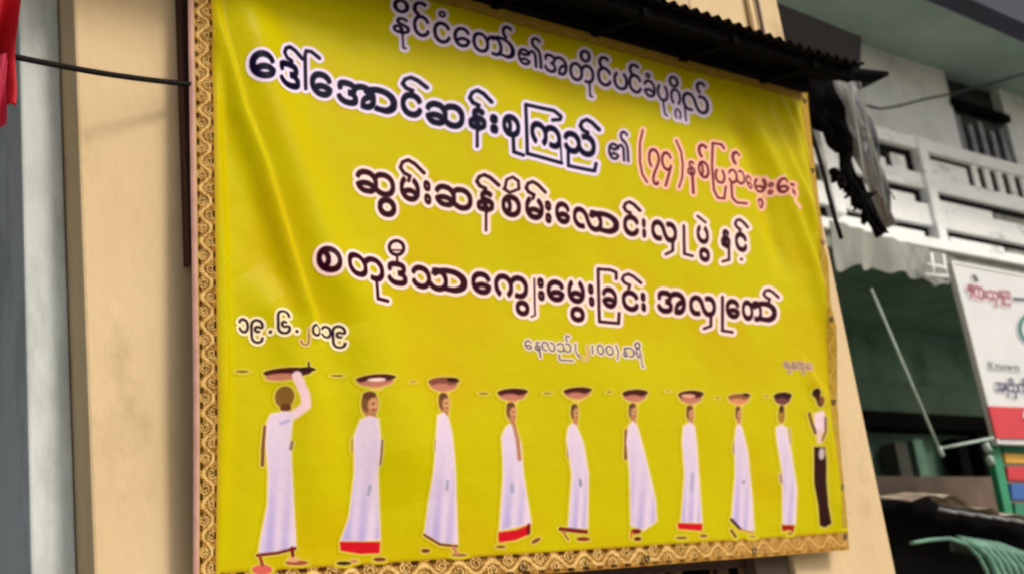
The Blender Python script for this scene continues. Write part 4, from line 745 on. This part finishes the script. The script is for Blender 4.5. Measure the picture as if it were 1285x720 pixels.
# lower storey: dark green shop interior
zl = zb(1160, 330); YG = YB+1.6
MB().box(xa, xb, YG, YG+.2, .13, zl+.5).build('lower_wall', MT['dgreen'], bb)
MB().box(xa, xb, YB+.05, YG-.01, zl-.02, zl-.002).build('lower_ceiling', MT['dgreen'], bb)
zz0, zz1 = at(1160, 545, YG).z, at(1160, 527, YG).z
MB().box(xa, xb, YG-.25, YG-.01, zz0, zz1).build('dark_shelf', MT['soot'], bb)
zz2 = at(1160, 520, YG).z
MB().box(xa, xb, YG-.06, YG-.012, zz1+.004, zz2+.3).build('pale_green_strip', mat('mid_green', rgb(88,112,96), .8, rgb(60,86,70), 2), bb)
zq0, zq1 = at(1160, 618, YG-.4).z, at(1160, 600, YG-.4).z
MB().box(xa, xb, YG-.5, YG-.26, zq0-.3, zq1).build('counter_front', MT['brown'], bb)
for px in (1118, 1142, 1196, 1224):
    c = at(px, 555, YG-.2); MB().box(c.x, c.x+random.uniform(.15, .3), YG-.24, YG-.05, c.z-.35, c.z+random.uniform(0, .1)).build('shelf_goods', MT[random.choice(('soot', 'dark', 'dgreen'))], bb, bevel=.01)
# grey tarpaulin valance
def tf(u, v):
    top = (1042+u*155, 276+u*46); bot = (1050+u*142, 338+14*u-6*math.sin(u*5)+3*math.sin(u*31))
    p = at(top[0]*(1-v)+bot[0]*v, top[1]*(1-v)+bot[1]*v, YB-.25); return p+Vector((0, .03*math.sin(u*17+2*math.sin(u*5))*v+.012*math.sin(u*47+v*3), 0))
tag(MB().grid(tf, 60, 12, .01).build('grey_tarpaulin', MT['tarp'], None, True), 'dirty grey tarpaulin valance under the balcony above the dark green shop', 'tarpaulin')
# small rack of pipes at the end of the tarpaulin
pr = thing('pipe_rack', tuple(at(1180, 350, YB-.3)), 'small white pipe bracket between the grey tarpaulin and the white sign', 'bracket')
for a_, b_ in (((1168, 318), (1172, 350)), ((1183, 320), (1188, 352)), ((1162, 332), (1196, 338)), ((1160, 345), (1195, 348))):
    MB().bar(at(*a_, YB-.4), at(*b_, YB-.4), .018).build('pipe', MT['balw'], pr, True)
# pole
pole = thing('awning_pole', tuple(at(1180, 566, YB-.8)), 'slim pale green pole leaning diagonally in front of the dark green shop', 'pole')
MB().bar(at(1093, 362, YB-.8), at(1180, 566, YB-.8), .011).build('shaft', MT['steel'], pole, True)
MB().bar(at(1180, 562, YB-.8), at(1246, 549, YB-.8), .011).build('crossbar', MT['steel'], pole, True)
MB().bar(at(1178, 560, YB-.8), at(1183, 572, YB-.8), .018).build('elbow', MT['steel'], pole, True)
# beige ledge and dark stall below
def lf(u, v):
    # top outline
    pts = [(1098, 622), (1130, 618), (1160, 617), (1172, 626), (1200, 634), (1230, 640), (1262, 646), (1310, 655)]
    t = u*(len(pts)-1); i = min(int(t), len(pts)-2); t -= i; x = pts[i][0]*(1-t)+pts[i+1][0]*t; y = pts[i][1]*(1-t)+pts[i+1][1]*t
    p = at(x, y+v*14+2*math.sin(u*40)*v, YB-1.0-.0*v); return Vector((p.x, p.y-.25*v+.02*math.sin(u*30), p.z))
st = thing('stall_roof', tuple(at(1180, 640, YB-1)), 'weathered beige sheet roof edge over the black stall at the lower right', 'roof')
MB().grid(lf, 60, 6, .02).build('sheet_edge', MT['ledge'], st, True)
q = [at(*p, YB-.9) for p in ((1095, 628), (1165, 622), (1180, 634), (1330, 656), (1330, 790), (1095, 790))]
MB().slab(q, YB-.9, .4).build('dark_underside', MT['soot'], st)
for k in range(5):
    a_ = at(1178+k*22, 638+k*3.2, YB-1.3); MB().bar(a_, a_+Vector((.16, -.02, -.03)), .012).build('torn_edge', MT['drape'], st, True)
# green ribbed hood
hd = thing('ribbed_hood', tuple(at(1230, 720, YB-1.6)), 'dark green folding hood with pale curved ribs at the bottom right corner', 'hood')
YH = YB-1.6
def arc(off, k=1.0):
    return [(1143+off*.2, 681+off*.10), (1165+off*.5, 677+off*.1), (1192+off*.8, 675+off*.12), (1212+off, 682+off*.2), (1228+off, 697+off*.3), (1238+off, 716+off*.4), (1243+off, 745+off*.4)]
def hf(u, v):
    P = arc(2+v*72); P = [(max(p_[0], 1192+v*30), p_[1]+4) for p_ in P]; t = u*(len(P)-1); i = min(int(t), len(P)-2); t -= i
    return at(P[i][0]*(1-t)+P[i+1][0]*t, P[i][1]*(1-t)+P[i+1][1]*t, YH+v*.3)+Vector((0, 0, -.03*math.sin(v*math.pi*5)**2))
MB().grid(hf, 24, 50, .01).build('canvas', MT['hood'], hd, True)
for off in (0, 12, 22, 32, 42, 52, 62, 72):
    P = arc(off) if off < 1 else arc(off)[2:]
    pp = []
    for i in range(len(P)-1):
        for t in (0, .33, .66): pp.append((P[i][0]*(1-t)+P[i+1][0]*t, P[i][1]*(1-t)+P[i+1][1]*t))
    pp.append(P[-1])
    MB().tube([at(x, y, YH-.03+off/75*.3) for x, y in pp], .029 if off else .012, 8).build('rib', MT['rib'], hd, True)
# ------------------------------------------------------------------ white sign
YS = YB-.6
sg = thing('white_sign', tuple(at(1250, 556, YS)), 'white shop sign with red heading and red bottom band at the right edge', 'sign')
S = lambda x, y: at(x, y, YS)
xs2 = 1420
def sy(x, l, sl): return l+(x-1195)*sl
quad = [S(1194, 329), S(1252, 556), S(xs2, 562), S(xs2, 372)]
MB().slab([quad[0], quad[3], quad[2], quad[1]][::-1], YS, .05).build('panel', mat('sign_white', rgb(206,208,208), .5, rgb(196,198,200), 3), sg)
SP = white_print('sign_print', rgb(206, 208, 208))
MB().slab([at(x_, y_, YS-.02) for x_, y_ in ((1240.5, 509), (1250.5, 549), (xs2, 552), (xs2, 516))][::-1], YS-.02, .015).build('red_band', mat('sign_red', rgb(200, 40, 54), .5), sg)
for nm, a_, b_ in (('frame_edge', (1194, 329), (1252, 556)), ('frame_edge', (1194, 329), (xs2, 372))):
    MB().bar(S(*a_), S(*b_), .014, 6).build(nm, MT['balw'], sg)
T = dict(plane=YS, material=SP, parent=sg, step=.5)
text_print('sign_lettering', [G('န', 1213, 1223, 372, 374, 16), G('က', 1222, 1234, 374, 377, 16), G('ေ', 1234, 1239, 374, 375, 10), G('သ', 1240, 1252, 376, 378, 12), G('ု', 1249, 1251, 384, 384, 8), G('ရ', 1253, 1259, 382, 383, 18), G('ည', 1259, 1268, 382, 384, 18)], .7, (112, 22, 48), 1.6, (226, 190, 200), off=.006, **T)
text_print('sign_lettering', [('s', [(1221.5, 347), (1225, 352)], 2.6)], .5, (20, 16, 24), 1, (220, 218, 220), off=.006, **T)
text_print('sign_lettering', [('s', [(1272, 375), (1300, 377)], 2.2)], .5, (24, 18, 48), 1, (200, 204, 214), off=.006, **T)
text_print('sign_lettering', [ring(1292, 412, 13, 17, 3.0)], 0, (36, 100, 96), .8, (180, 196, 196), off=.006, **T)
text_print('sign_lettering', [G('K', 1240.5, 1246.5, 462.5, 463.5, 9), G('n', 1249, 1254.5, 463.5, 464, 6.5), G('o', 1256, 1261.5, 464, 464.5, 6.5), G('w', 1262.5, 1270, 464.8, 465.3, 6.5), G('n', 1272, 1278, 465.5, 466, 6.5)], .55, (16, 24, 24), .9, (190, 200, 196), off=.006, **T)
text_print('sign_lettering', [G('အ', 1249, 1261, 490, 492, 11), G('ရ', 1260, 1266, 496, 497, 16), G('ိ', 1265, 1271, 482, 483, 8), G('သ', 1266, 1277, 492, 493, 11), G('ှ', 1272, 1275, 499, 499, 8), G('က', 1277, 1290, 492, 494, 12), G('ိ', 1282, 1287, 481, 482, 7)], .8, (26, 26, 60), 1.2, (196, 196, 214), off=.006, **T)
text_print('sign_lettering', [('s', [(1283, 517), (1282, 523), (1290, 526)], 1.6)], .2, (240, 220, 220), .4, (230, 140, 146), off=.03, **T)
# coloured rack below the sign
rk = thing('coloured_rack', tuple(at(1265, 640, YS+.1)), 'green framed rack with yellow, red and blue boards under the white sign', 'rack')
YK = YS+.1
MB().slab([at(*p, YK) for p in ((1243, 556), (1262, 645), (1272, 645), (1254, 556))], YK, .06).build('upright', MT['gpaint'], rk, bevel=.006)
for (t0, t1, mname) in ((558, 567, 'board_g'), (568, 580, 'board_y'), (584, 602, 'board_r'), (606, 626, 'board_b'), (630, 650, 'board_g')):
    x0 = 1250+(t0-556)*.21
    MB().slab([at(x0+8, t0, YK+.02), at(x0+10, t1, YK+.02), at(1400, t1+4, YK+.02), at(1400, t0+4, YK+.02)], YK+.02, .04).build('board', MT[mname], rk, bevel=.006)
for px, py in ((1236, 556), (1240, 572)): MB().bar(at(px, py, YK-.05), at(px+5, py+10, YK-.05), .03).build('clip', MT['steel'], rk, True)
